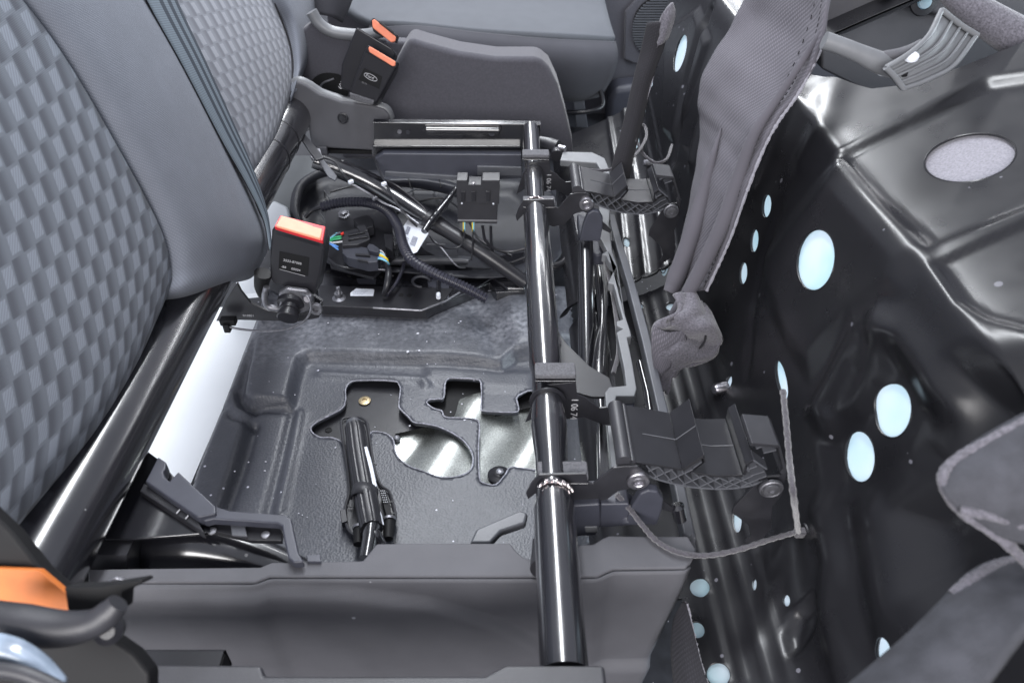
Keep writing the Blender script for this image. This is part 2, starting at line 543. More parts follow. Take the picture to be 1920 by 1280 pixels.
def block_mat(name, base, light, dark, pu, pv, skew=0.0):
    """seat centre cloth: staggered light woven blocks on a ribbed ground, UV in metres"""
    m = new_mat(name, base, 0.9, sheen=0.06)
    nt = m.node_tree; b = nt.nodes["Principled BSDF"]; N = nt.nodes.new; L = nt.links.new

    def mth(op, a, c=None, d=None):
        x = N("ShaderNodeMath"); x.operation = op
        for i, q in enumerate((a, c, d)):
            if q is None: continue
            if isinstance(q, (int, float)): x.inputs[i].default_value = q
            else: L(q, x.inputs[i])
        return x.outputs[0]
    uvn = N("ShaderNodeUVMap"); sp = N("ShaderNodeSeparateXYZ"); L(uvn.outputs[0], sp.inputs[0])
    u, v = sp.outputs[0], sp.outputs[1]
    V = mth('DIVIDE', v, pv); U = mth('ADD', mth('DIVIDE', u, pu), mth('MULTIPLY', V, skew))
    row = mth('FLOOR', V)
    par = mth('MODULO', row, 2.0)
    U2 = mth('ADD', U, mth('MULTIPLY', par, 0.5))
    fu = mth('FRACT', U2); fv = mth('FRACT', V)

    def tent(f, lo, hi, w):
        a = N("ShaderNodeMapRange"); a.interpolation_type = 'SMOOTHSTEP'
        a.inputs[1].default_value = lo; a.inputs[2].default_value = lo + w; L(f, a.inputs[0])
        c = N("ShaderNodeMapRange"); c.interpolation_type = 'SMOOTHSTEP'
        c.inputs[1].default_value = hi - w; c.inputs[2].default_value = hi; c.inputs[3].default_value = 1; c.inputs[4].default_value = 0; L(f, c.inputs[0])
        return mth('MULTIPLY', a.outputs[0], c.outputs[0])
    block = mth('MULTIPLY', tent(fu, 0.04, 0.44, 0.04), tent(fv, 0.10, 0.90, 0.06))
    # ground shading of the weave between blocks (a ribbed relief, dark where the rib turns under)
    grad = mth('MULTIPLY', mth('SUBTRACT', 1.0, block), tent(fu, 0.5, 1.3, 0.4))
    fine = N("ShaderNodeTexWave"); fine.bands_direction = 'DIAGONAL'; fine.inputs["Scale"].default_value = 190
    L(uvn.outputs[0], fine.inputs["Vector"])
    fine2 = N("ShaderNodeTexWave"); fine2.bands_direction = 'Y'; fine2.inputs["Scale"].default_value = 260
    L(uvn.outputs[0], fine2.inputs["Vector"])
    mixw = N("ShaderNodeMixRGB"); L(block, mixw.inputs[0]); L(fine2.outputs["Fac"], mixw.inputs[1]); L(fine.outputs["Fac"], mixw.inputs[2])
    c1 = N("ShaderNodeMixRGB"); c1.inputs[1].default_value = (*base, 1); c1.inputs[2].default_value = (*dark, 1); L(grad, c1.inputs[0])
    c2 = N("ShaderNodeMixRGB"); L(c1.outputs[0], c2.inputs[1]); c2.inputs[2].default_value = (*light, 1); L(block, c2.inputs[0])
    mr = N("ShaderNodeMapRange"); mr.inputs[3].default_value = 0.82; mr.inputs[4].default_value = 1.12; L(mixw.outputs[0], mr.inputs[0])
    s = N("ShaderNodeVectorMath"); s.operation = 'SCALE'; L(c2.outputs[0], s.inputs[0]); L(mr.outputs[0], s.inputs["Scale"])
    L(s.outputs[0], b.inputs["Base Color"])
    hgt = mth('ADD', mth('MULTIPLY', block, 0.5), mth('MULTIPLY', mixw.outputs[0], 0.25))
    bp = N("ShaderNodeBump"); bp.inputs["Strength"].default_value = 0.22; bp.inputs["Distance"].default_value = 0.001
    L(hgt, bp.inputs["Height"]); L(bp.outputs[0], b.inputs["Normal"])
    return m


M['cloth_plain'] = weave_mat("plain_seat_cloth", (0.158, 0.170, 0.202), 900, 0.5, 0.8)
M['cloth_dark'] = weave_mat("charcoal_cover_cloth", (0.022, 0.021, 0.027), 900, 0.6, 0.6)
M['cloth_flap'] = weave_mat("mauve_grey_cover_cloth", (0.135, 0.128, 0.152), 620, 0.8, 0.62)
M['cloth_block'] = block_mat("block_weave_cloth", (0.138, 0.152, 0.178), (0.200, 0.220, 0.258), (0.075, 0.081, 0.099), 0.0315, 0.0200, 0.25)
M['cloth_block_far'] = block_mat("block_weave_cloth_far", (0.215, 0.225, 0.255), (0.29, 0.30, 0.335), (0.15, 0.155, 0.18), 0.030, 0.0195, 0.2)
M['cloth_corner'] = new_mat("corner_cover_cloth", (0.050, 0.051, 0.060), 1.0, vary=0.25, vscale=60, bump=0.8, bscale=900)
M['ink_brown'] = new_mat("brown_ink", (0.30, 0.07, 0.02), 0.6)
M['cloth_driver'] = weave_mat("driver_seat_cloth", (0.092, 0.098, 0.112), 1200, 0.3, 0.9)
M['cloth_driver_side'] = weave_mat("driver_seat_bolster_cloth", (0.050, 0.050, 0.060), 1200, 0.3, 0.9)
M['fleece'] = new_mat("grey_fleece", (0.105, 0.100, 0.118), 1.0, vary=0.4, vscale=420, bump=1.0, bscale=500, sheen=0.25)
M['pile'] = new_mat("light_fleece_lining", (0.24, 0.235, 0.27), 1.0, vary=0.22, vscale=500, bump=1.0, bscale=600, sheen=0.3)


def belt_mat():
    m = new_mat("belt_webbing", (0.08, 0.095, 0.115), 0.6)
    nt = m.node_tree; b = nt.nodes["Principled BSDF"]; N = nt.nodes.new; L = nt.links.new
    uvn = N("ShaderNodeUVMap"); sp = N("ShaderNodeSeparateXYZ"); L(uvn.outputs[0], sp.inputs[0])
    r = N("ShaderNodeValToRGB"); L(sp.outputs[0], r.inputs[0])
    cr = r.color_ramp; cr.interpolation = 'CONSTANT'
    A = (0.14, 0.17, 0.20, 1); B = (0.035, 0.045, 0.06, 1)
    st = [(0, A), (0.30, B), (0.42, A), (0.56, B), (0.70, A), (0.86, B)]
    cr.elements[0].position = 0; cr.elements[0].color = A
    cr.elements[1].position = st[1][0]; cr.elements[1].color = B
    for p, c in st[2:]:
        e = cr.elements.new(p); e.color = c
    w = N("ShaderNodeTexWave"); w.bands_direction = 'Y'; w.inputs["Scale"].default_value = 120; L(uvn.outputs[0], w.inputs["Vector"])
    mr = N("ShaderNodeMapRange"); mr.inputs[3].default_value = 0.8; mr.inputs[4].default_value = 1.15; L(w.outputs["Fac"], mr.inputs[0])
    s = N("ShaderNodeVectorMath"); s.operation = 'SCALE'; L(r.outputs[0], s.inputs[0]); L(mr.outputs[0], s.inputs["Scale"])
    L(s.outputs[0], b.inputs["Base Color"])
    return m


M['belt'] = belt_mat()


def mat_mat():
    """moulded vinyl mat: leather grain, chalky scuffs and dust specks"""
    m = new_mat("vinyl_floor_mat", (0.062, 0.066, 0.092), 0.42)
    nt = m.node_tree; b = nt.nodes["Principled BSDF"]; N = nt.nodes.new; L = nt.links.new
    tc = N("ShaderNodeTexCoord"); ob = tc.outputs["Object"]
    vo = N("ShaderNodeTexVoronoi"); vo.inputs["Scale"].default_value = 300; L(ob, vo.inputs["Vector"])
    n = N("ShaderNodeTexNoise"); n.inputs["Scale"].default_value = 6; n.inputs["Detail"].default_value = 8; n.inputs["Roughness"].default_value = 0.65; L(ob, n.inputs["Vector"])
    r1 = N("ShaderNodeMapRange"); r1.inputs[1].default_value = 0.42; r1.inputs[2].default_value = 0.72; L(n.outputs[0], r1.inputs[0])
    n2 = N("ShaderNodeTexNoise"); n2.inputs["Scale"].default_value = 120; n2.inputs["Detail"].default_value = 5; L(ob, n2.inputs["Vector"])
    r2 = N("ShaderNodeMapRange"); r2.inputs[1].default_value = 0.28; r2.inputs[2].default_value = 0.85; L(n2.outputs[0], r2.inputs[0])
    # scuffed zone: the flat ledge at the far left of the mat (object space)
    sp = N("ShaderNodeSeparateXYZ"); L(ob, sp.inputs[0])
    ry = N("ShaderNodeMapRange"); ry.inputs[1].default_value = 0.93; ry.inputs[2].default_value = 1.05; L(sp.outputs[1], ry.inputs[0])
    a = N("ShaderNodeMath"); a.operation = 'MULTIPLY'; L(r1.outputs[0], a.inputs[0]); L(r2.outputs[0], a.inputs[1])
    a2 = N("ShaderNodeMath"); a2.operation = 'MULTIPLY_ADD'; L(ry.outputs[0], a2.inputs[0]); a2.inputs[1].default_value = 0.85; a2.inputs[2].default_value = 0.20
    a3 = N("ShaderNodeMath"); a3.operation = 'MULTIPLY'; L(a.outputs[0], a3.inputs[0]); L(a2.outputs[0], a3.inputs[1])
    c1 = N("ShaderNodeMixRGB"); c1.inputs[1].default_value = (0.050, 0.053, 0.065, 1); c1.inputs[2].default_value = (0.34, 0.35, 0.39, 1); L(a3.outputs[0], c1.inputs[0])
    v2 = N("ShaderNodeTexVoronoi"); v2.inputs["Scale"].default_value = 75; L(ob, v2.inputs["Vector"])
    wn = N("ShaderNodeSeparateColor"); L(v2.outputs["Color"], wn.inputs[0])
    sz = N("ShaderNodeMath"); sz.operation = 'POWER'; L(wn.outputs[1], sz.inputs[0]); sz.inputs[1].default_value = 4
    sz2 = N("ShaderNodeMath"); sz2.operation = 'MULTIPLY_ADD'; L(sz.outputs[0], sz2.inputs[0]); sz2.inputs[1].default_value = 0.13; sz2.inputs[2].default_value = 0.04
    lt = N("ShaderNodeMath"); lt.operation = 'LESS_THAN'; L(v2.outputs["Distance"], lt.inputs[0]); L(sz2.outputs[0], lt.inputs[1])
    pk = N("ShaderNodeMath"); pk.operation = 'LESS_THAN'; L(wn.outputs[0], pk.inputs[0]); pk.inputs[1].default_value = 0.22
    sm = N("ShaderNodeMath"); sm.operation = 'MULTIPLY'; L(lt.outputs[0], sm.inputs[0]); L(pk.outputs[0], sm.inputs[1])
    c2 = N("ShaderNodeMixRGB"); L(c1.outputs[0], c2.inputs[1]); c2.inputs[2].default_value = (0.5, 0.5, 0.58, 1); L(sm.outputs[0], c2.inputs[0])
    L(c2.outputs[0], b.inputs["Base Color"])
    bp = N("ShaderNodeBump"); bp.inputs["Strength"].default_value = 0.28; bp.inputs["Distance"].default_value = 0.0012
    L(vo.outputs["Distance"], bp.inputs["Height"]); L(bp.outputs[0], b.inputs["Normal"])
    return m


M['mat'] = mat_mat()


def film_mat():
    """thin pale film behind the round openings; the added lamp behind the pans shines through it"""
    m = bpy.data.materials.new("pale_translucent_film"); m.use_nodes = True
    nt = m.node_tree; nt.nodes.clear(); N = nt.nodes.new; L = nt.links.new
    o = N("ShaderNodeOutputMaterial"); d = N("ShaderNodeBsdfDiffuse"); t = N("ShaderNodeBsdfTranslucent"); mx = N("ShaderNodeMixShader")
    tc = N("ShaderNodeTexCoord"); n = N("ShaderNodeTexNoise"); n.inputs["Scale"].default_value = 14; L(tc.outputs["Object"], n.inputs["Vector"])
    r = N("ShaderNodeValToRGB"); L(n.outputs[0], r.inputs[0])
    r.color_ramp.elements[0].position = 0.35; r.color_ramp.elements[0].color = (0.58, 0.80, 0.87, 1)
    r.color_ramp.elements[1].position = 0.6; r.color_ramp.elements[1].color = (0.80, 0.89, 0.97, 1)
    L(r.outputs[0], d.inputs[0]); L(r.outputs[0], t.inputs[0]); mx.inputs[0].default_value = 0.6
    L(d.outputs[0], mx.inputs[1]); L(t.outputs[0], mx.inputs[2]); L(mx.outputs[0], o.inputs[0])
    return m


M['film'] = film_mat()

# ================================================================== the setting
g = plate("ground", [(-3, -2, -0.10), (4, -2, -0.10), (4, 5, -0.10), (-3, 5, -0.10)], (0, 0, -0.05), M['floormetal'], bevel=0)
tag(g, kind='structure')
# metal floor pan under the mat, with the bright galvanised area
fp = plate("floor_pan", [(-0.60, 0.30, -0.035), (0.9, 0.30, -0.035), (0.9, 2.6, -0.035), (-0.60, 2.6, -0.035)], (0, 0, -0.03), M['floormetal'], bevel=0)
tag(fp, kind='structure')
# pale floor of the load space behind the seats
lf = plate("load_floor", [(-2.2, 0.2, -0.052), (-0.475, 0.2, -0.012), (-0.475, 1.16, -0.012), (-2.2, 1.16, -0.052)], (0, 0, -0.012), M['white'], bevel=0)
tag(lf, kind='structure')

# ------------------------------------------------------------------ galvanised plate and black pressing seen through the cut-outs
gv = at(840, 850, z=-0.014)


def flat_sheet(name, px, z, mat, parent=None, step=0.008, relief=None, thick=0):
    O = [(p.x, p.y) for p in ats(px, z=z)]
    def f(V):
        h = np.full(len(V), z)
        if relief is not None: h = h + relief(V)
        return np.c_[V[:, 0], V[:, 1], h]
    return sheet(name, O, [], step, f, mat, parent, thick)


def galv_relief(V):
    a = ats([(760, 960), (900, 740)], z=0); b = ats([(900, 960), (1060, 700)], z=0); c = ats([(700, 900), (830, 760)], z=0)
    return ridge(V, [(p.x, p.y) for p in a], 0.035, 0.012) + ridge(V, [(p.x, p.y) for p in b], 0.03, -0.012) + ridge(V, [(p.x, p.y) for p in c], 0.02, -0.006)


fl = thing("floor_plate", at(800, 850, z=-0.03), "dark pressed metal plate with a bright galvanised patch, showing through the floor mat's cut-outs", "floor plate")
flat_sheet("galvanised_patch", [(722, 785), (1080, 700), (1090, 960), (720, 960)], -0.022, M['galv'], fl, 0.008, galv_relief)
flat_sheet("black_pressing", [(560, 700), (765, 700), (765, 775), (800, 800), (745, 812), (742, 812), (700, 900), (560, 860)], -0.014, M['satin'], fl)
plate("well", ats([(800, 700), (1000, 700), (1000, 762), (890, 790), (800, 800)], z=-0.0175), (0, 0, -0.002), M['black'], fl, 0)
c0 = at(684, 752, z=-0.013)
lathe("grommet", c0, (0, 0, 1), [(0, 0.010), (0.002, 0.010), (0.003, 0.007), (0.0032, 0.004), (0.001, 0.0035), (0.001, 0.001)], M['brass'], fl)
lathe("stud", at(744, 824, z=-0.02), (0, 0, 1), [(0, 0.006), (0.006, 0.005), (0.008, 0.002)], M['dull_steel'], fl)
lathe("drain_hole", at(616, 806, z=-0.0135), (0, 0, 1), [(0, 0.0055), (0.0008, 0.0055), (0.0010, 0.0045), (0.0004, 0.004)], M['black'], fl)
pz = at(936, 893, z=-0.01)
lathe("plug", pz, (0, 0, 1), [(0, 0.018), (0.004, 0.0175), (0.006, 0.0155), (0.007, 0.010), (0.0085, 0.0085), (0.010, 0.005)], M['rubber'], fl)
lathe("plug_rivet", pz + Vector((0.001, 0, 0.0105)), (0, 0, 1), [(0, 0.0065), (0.002, 0.006), (0.003, 0.004), (0.0015, 0.0025)], M['dull_steel'], fl, seg=6)

# ------------------------------------------------------------------ floor mat
CUT1 = [(648, 728), (656, 717), (672, 714), (738, 716), (748, 722), (751, 732), (748, 758), (751, 768), (766, 782), (776, 792), (795, 794), (822, 800), (848, 812), (868, 826), (881, 842),
        (887, 860), (883, 880), (868, 891), (842, 896), (820, 894), (795, 884), (768, 874), (752, 862), (741, 848), (738, 826), (728, 815), (712, 810), (694, 812), (688, 840), (650, 840), (640, 828), (622, 821), (600, 820), (587, 812), (583, 803), (592, 792), (620, 777), (642, 764), (648, 748)]
CUT2 = [(800, 755), (806, 749), (820, 747), (832, 745), (834, 722), (842, 713), (866, 713), (890, 715), (902, 722), (902, 764), (906, 770), (940, 773), (969, 773), (972, 764), (972, 742), (1030, 741),
        (1032, 872), (962, 874), (948, 888), (930, 908), (908, 906), (899, 896), (897, 840), (899, 800), (892, 786), (860, 783), (834, 781), (828, 770), (812, 765)]
MATO = [(371, 893), (482, 598), (505, 570), (560, 572), (700, 578), (800, 581), (835, 576), (836, 566), (876, 562), (918, 556), (918, 545), (960, 550), (1010, 556), (1062, 560), (1075, 640), (1090, 760), (1110, 1100), (300, 1180), (285, 1130)]


def to2(px, z=0.0):
    return [(p.x, p.y) for p in ats(px, z=z)]


PL_UP = to2([(486, 640), (500, 560), (1100, 500), (1120, 640), (1000, 672), (965, 676), (940, 694), (905, 690), (830, 684), (700, 681), (582, 678), (566, 686), (556, 722), (546, 768), (476, 763), (462, 752), (468, 715)])
PL_LEFT = to2([(300, 1180), (371, 893), (500, 570), (520, 570), (487, 640), (448, 740), (450, 770), (470, 782), (466, 800), (420, 960), (350, 1180)])
PL_SIDE = to2([(440, 760), (470, 640), (492, 590), (500, 600), (476, 690), (462, 745), (472, 772), (450, 770)])


def mat_h(V):
    h = 0.0 * V[:, 0]
    h += plateau(V, PL_UP, 0.015, 0.024)
    h += plateau(V, PL_LEFT, 0.017, 0.014)
    h += ridge(V, to2([(478, 800), (455, 880), (425, 960), (395, 1060)]), 0.007, -0.007)
    h += ridge(V, to2([(548, 775), (530, 850), (505, 950), (480, 1060)]), 0.006, -0.008)
    h += ridge(V, to2([(562, 775), (548, 850), (524, 960)]), 0.007, 0.006)
    h += ridge(V, to2([(425, 770), (440, 790), (475, 800)]), 0.007, -0.008)
    h += ridge(V, to2([(447, 742), (460, 765), (480, 774)]), 0.006, -0.007)
    h += ridge(V, to2([(478, 768), (545, 770)]), 0.005, -0.007)
    h += ridge(V, to2([(600, 702), (790, 712), (800, 722)]), 0.007, 0.006)
    h += plateau(V, to2([(940, 560), (1060, 560), (1060, 680), (965, 672), (945, 620)]), 0.035, 0.012)
    h += plateau(V, to2([(800, 690), (1000, 700), (1000, 735), (905, 730), (800, 712)]), 0.02, 0.005)
    h += ridge(V, to2([(890, 600), (925, 650), (930, 690)]), 0.015, -0.004)
    # gentle waviness of a soft sheet
    h += 0.0012 * np.sin(V[:, 0] * 31 + 1.3) * np.sin(V[:, 1] * 23)
    return h


fm = thing("floor_mat", at(600, 900, z=0), "slate grey moulded vinyl floor mat with chalky scuffs and rounded cut-outs, under the seat frame", "floor mat")
fmo = sheet("mat_sheet", to2(MATO), [to2(smoothpoly(CUT1, 3)), to2(smoothpoly(CUT2, 3))], 0.0058, lambda V: np.c_[V[:, 0], V[:, 1], mat_h(V)], M['mat'], fm, thick=0.007)
for c in (CUT1, CUT2):
    q = to2(smoothpoly(c, 3)); A = np.array(q); h = mat_h(A)
    loop = [Vector((a, b, z + 0.0005 + random.uniform(-.0004, .0004))) for (a, b), z in zip(q, h)]
    # the fray is thick on the far lips and thin on the near ones
    rr = [random.uniform(.0008, .0014) for p in loop]
    sweep("frayed_edge", loop + loop[:1], rr + rr[:1], M['edge'], fm, seg=6, smooth=0)
# chalk crumbs lying on the mat
crumb = bpy.data.meshes.new("crumb")
bm = bmesh.new(); bmesh.ops.create_icosphere(bm, subdivisions=1, radius=1)
for v in bm.verts: v.co *= random.uniform(0.7, 1.2)
bm.to_mesh(crumb); bm.free(); crumb.materials.append(new_mat("chalk_crumb", (0.62, 0.62, 0.68), 0.9))
for i, (u, v, r) in enumerate([(783, 625, 4.5), (765, 659, 5), (786, 657, 3.2), (800, 640, 2), (871, 787, 3), (710, 626, 2), (768, 798, 3), (629, 839, 3), (497, 882, 3), (498, 865, 2.4), (466, 866, 2.4), (449, 881, 2), (845, 772, 2.5), (866, 757, 2), (868, 738, 1.6),
                               (540, 670, 2), (615, 605, 2), (553, 740, 1.7), (592, 907, 1.8), (440, 883, 2), (968, 866, 2.2), (849, 938, 2), (705, 830, 2), (703, 800, 2), (733, 740, 1.7), (770, 748, 1.7), (610, 653, 1.6), (860, 605, 2), (852, 640, 1.6), (907, 700, 1.6),
                               (560, 962, 2.2), (567, 965, 1.6), (576, 969, 1.5), (720, 1010, 1.2), (640, 930, 1.3), (470, 700, 1.4), (505, 715, 1.4)]):
    p = at(u, v, z=0.0); hh = float(mat_h(np.array([(p.x, p.y)]))[0]); p = at(u, v, z=hh + 0.001)
    o = link("chalk_crumb", crumb, None); s = r * 0.00042 * 1.15
    o.location = p; o.scale = (s * random.uniform(.8, 1.6), s * random.uniform(.8, 1.5), s * 0.6); o.rotation_euler = (0, 0, random.uniform(0, 3))
    o["label"] = "white chalky crumb lying on the slate floor mat or its cut-outs"; o["category"] = "crumb"; o["group"] = "chalk crumbs scattered on the floor mat"

# ================================================================== steel seat frame
ZT = 0.30
def rear(v): return at(948 - 0.558 * (v + 506), v, z=ZT)
def front(v): return at(948 + 0.0624 * (v + 506), v, z=ZT)


fr = thing("tube_chassis", (-0.2, 0.8, 0.1), "black painted tubular steel frame of the double passenger seat, stripped of its cushions", "seat frame")
a, b = rear(1120), rear(205)
RT = 0.0375
sweep("rear_tube", [a, a.lerp(b, .3), a.lerp(b, .6), b], RT, M['tube'], fr, seg=64, smooth=0)
bl = b
sweep("end_flange", [bl + Vector((0, -0.012, 0)), bl + Vector((0, 0.012, 0))], RT * 1.16, M['satin'], fr, seg=48, smooth=0)
sweep("tube_lip", [bl + Vector((0, -0.026, 0)), bl + Vector((0, -0.022, 0))], RT * 1.05, M['tube'], fr, seg=48, smooth=0)
for v in (262, 296):   # fitted collars near the far end
    p = rear(v)
    sweep("collar_ring", [p + Vector((0, -0.0012, 0)), p + Vector((0, 0.0012, 0))], RT * 1.025, M['rubber'], fr, seg=48, smooth=0)
# front tube: swaged necks under the brackets
yv = lambda v: front(v).y
near_y, far_y = front(1262).y, front(243).y
secs = [(1262, .0188), (960, .0188), (946, .0186), (935, .0168), (920, .0160), (800, .0170), (797, .0200), (792, .0192), (760, .0190), (757, .0158), (700, .0158), (690, .0182), (500, .0182), (402, .0180), (396, .0150), (388, .0145), (330, .0142), (326, .0152), (300, .0146), (243, .0146)]
P_, R_ = [], []
secs = [(1262, .0188), (955, .0188), (940, .0170), (925, .0160), (860, .0160), (800, .0185), (796, .0185), (752, .0158), (700, .0158), (684, .0182), (500, .0182), (404, .0182), (394, .0152), (300, .0146), (243, .0146)]
for v, r in secs: P_.append(front(v)); R_.append(r)
sweep("front_tube", P_, R_, M['tube'], fr, seg=48, smooth=0, angle=60)
for v, r in ((926, .0180), (388, .0165)):
    p = front(v); pts = []
    for k in range(25):
        t = .15 + 2.3 * (k / 24)
        w = 0.002 * math.sin(k * 2.1)
        pts.append(p + Vector((math.cos(t) * r, w + random.uniform(-.001, .001), math.sin(t) * r)))
    sweep("weld_bead", pts, [0.0014 + random.uniform(-.0004, .0007) for _ in pts], M['weld'], fr, seg=8, smooth=2)
p = front(328); sweep("seam_ring", [p - Vector((0, .001, 0)), p + Vector((0, .001, 0))], .0156, M['rubber'], fr, seg=40, smooth=0)
p = front(752); sweep("seam_ring", [p - Vector((0, .001, 0)), p + Vector((0, .001, 0))], .0192, M['rubber'], fr, seg=40, smooth=0)

# near cross rail at the bottom edge and the open square tube
yr = at(1000, 1245, z=0.323).y
rl = [(-0.28, yr - 0.10), (at(1138, 1260, z=.323).x - .012, yr - 0.10), (at(1138, 1260, z=.323).x, yr - 0.085), (at(1134, 1250, z=.323).x, yr), (at(1000, 1250, z=.323).x - .02, yr), (at(1000, 1250, z=.323).x - .035, yr - .008), (at(500, 1250, z=.323).x, yr - .008), (at(490, 1245, z=.323).x, yr), (-0.28, yr + 0.001)]
plate("near_rail", [(x, y, 0.323) for x, y in rl], (0, 0, -0.03), M['plastic'], fr, 0.003, 3)
q0 = at(245, 1222, z=0.285); q1 = at(420, 1222, z=0.285)
sq = [(-1, -1), (1, -1), (1, 1), (-1, 1), (-1, .99), (-.75, .75), (.75, .75), (.75, -.75), (-.75, -.75), (-1, -.99)]
sweep("square_tube", [q0 + Vector((-.1, -.01, -.012)), q1 + Vector((0, -.01, -.012))], 0.013, M['shiny_plastic'], fr, smooth=0, prof=[(-1, -.8), (-.8, -1), (.8, -1), (1, -.8), (1, .8), (.8, 1), (-.8, 1), (-1, .8)], cap=False)
sweep("square_tube_bore", [q0 + Vector((-.1, -.01, -.012)), q1 + Vector((0.0005, -.01, -.012))], 0.0105, M['black'], fr, smooth=0, prof=[(-1, -.8), (-.8, -1), (.8, -1), (1, -.8), (1, .8), (.8, 1), (-.8, 1), (-1, .8)], cap=True)

# far channel between the tubes
yc = front(243).y + 0.010
def yp(px, y=None): return ats(px, y=yc if y is None else y)
plate("far_channel", yp([(700, 226), (1013, 230), (1013, 266), (1004, 300), (905, 300), (905, 292), (700, 292)]), (0, 0.004, 0), M['tube'], fr, 0.001)
tl = yp([(700, 228), (1014, 232)])
obox("channel_lip", tl[0] + Vector((0, -.008, -.001)), tl[1] - tl[0], (0, .016, 0), (0, 0, .003), M['tube'], fr, .001)
bl2 = yp([(700, 268), (976, 268)])
obox("channel_lower_flange", bl2[0] + Vector((0, -.014, -.004)), bl2[1] - bl2[0], (0, .016, 0), (0, 0, .005), M['tube'], fr, .0015)
bd0 = yp([(800, 243), (935, 244)], yc - .006)
sweep('channel_bead', [bd0[0], bd0[0].lerp(bd0[1], .5), bd0[1]], .0062, M['tube'], fr, seg=16, smooth=0)
bd = yp([(796, 233), (935, 233), (942, 240), (936, 254), (800, 254), (790, 246)], yc - .004)
plate("channel_bead", bd, (0, 0.005, 0), M['tube'], fr, 0.003, 4)
lathe("rivet_hole", yp([(922, 250)], yc - 0.006)[0], (0, -1, 0), [(0, .0055), (.0008, .0055), (.0008, .001)], M['pocket'], fr)
lathe("rivet_hole", yp([(749, 247)], yc - 0.0005)[0], (0, -1, 0), [(0, .004), (.0008, .004), (.0008, .001)], M['dull_steel'], fr)
lathe("rivet_hole", yp([(765, 248)], yc - 0.0005)[0], (0, -1, 0), [(0, .004), (.0008, .004), (.0008, .001)], M['pocket'], fr)
# rear of channel: dark diagonal brace tube, bent at its top
br = [at(588, 300, z=0.245), at(640, 318, z=0.225), at(712, 352, z=0.19), at(800, 408, z=0.15), at(905, 474, z=0.11), at(985, 530, z=0.06)]
sweep("brace_tube", br[:4], [.0150, .0180, .0185, .0178], M['tube'], fr, seg=32, smooth=6)
sweep("brace_tube_lower", [br[3].lerp(br[2], .03), br[3].lerp(br[4], .4), br[4], br[5]], [.0172, .0140, .0130, .0130], M['satin'], fr, seg=24, smooth=3)
p = br[3]; d = (br[3] - br[2]).normalized()
sweep("brace_step", [p - d * .006, p - d * .001], .0186, M['tube'], fr, seg=32, smooth=0)
# second leg tube right of the front tube
sweep("leg_tube", [at(1097, 455, z=.235), at(1099, 560, z=.19), at(1101, 700, z=.13), at(1103, 800, z=.09)], .0125, M['tube'], fr, seg=32, smooth=0)
# flat dark strut
plate("flat_strut", ats([(1042, 618), (1062, 648), (1105, 690), (1142, 712), (1150, 735), (1146, 748), (1110, 748), (1068, 736), (1047, 716), (1040, 660)], z=.225), (0, 0, .004), M['satin'], fr, .001)
sweep("strut_eye", [at(1044, 628, z=.232) + Vector((0, .004, -.004)), at(1047, 640, z=.232) - Vector((0, .002, 0))], .004, M['dull_steel'], fr, seg=12, smooth=0)
# rear foot plate with weld, holes, and the tapered foot tube at lower left
ft = ats([(250, 842), (268, 838), (300, 862), (375, 950), (400, 998), (250, 1010), (190, 1010), (215, 960)], z=.262)
plate("rear_foot_plate", ft, (0, 0, -.004), M['tube'], fr, .0015)
plate("rear_foot_skirt", ats([(205, 905), (250, 900), (335, 960), (350, 985), (250, 1000), (200, 1120), (110, 1120)], z=.235), (0, 0, -.004), M['black'], fr, .001)
pw = at(243, 872, z=.285)
sweep("weld_bead", [pw + Vector((x, y, z)) for x, y, z in ((-.004, .020, .0), (-.002, .012, .006), (0, .002, .004), (.001, -.008, .002), (.004, -.016, -.004))], [.003, .005, .0058, .005, .003], M['weld'], fr, seg=10, smooth=4)
for u, v, a_, b_ in ((214, 990, 12, 8), (325, 967, 16, 9)):
    plate("plate_hole", ats(ell(u, v, a_, b_, 5, 16), z=.2375), (0, 0, .0008), M['white'], fr, 0)
fo = [at(190, 1040, z=.235), at(262, 1040, z=.235)]
sweep("foot_clamp", fo, .021, M['satin'], fr, smooth=0, prof=[(-1, -1), (1, -1), (1, .6), (.7, 1), (-.7, 1), (-1, .6)], seg=6)
sweep("foot_tube", [at(262, 1042, z=.215), at(300, 1034, z=.218), at(370, 1030, z=.220), at(450, 1044, z=.218), at(530, 1068, z=.212), at(600, 1090, z=.205)], [.018, .027, .0295, .026, .020, .014], M['tube'], fr, seg=40, smooth=6)

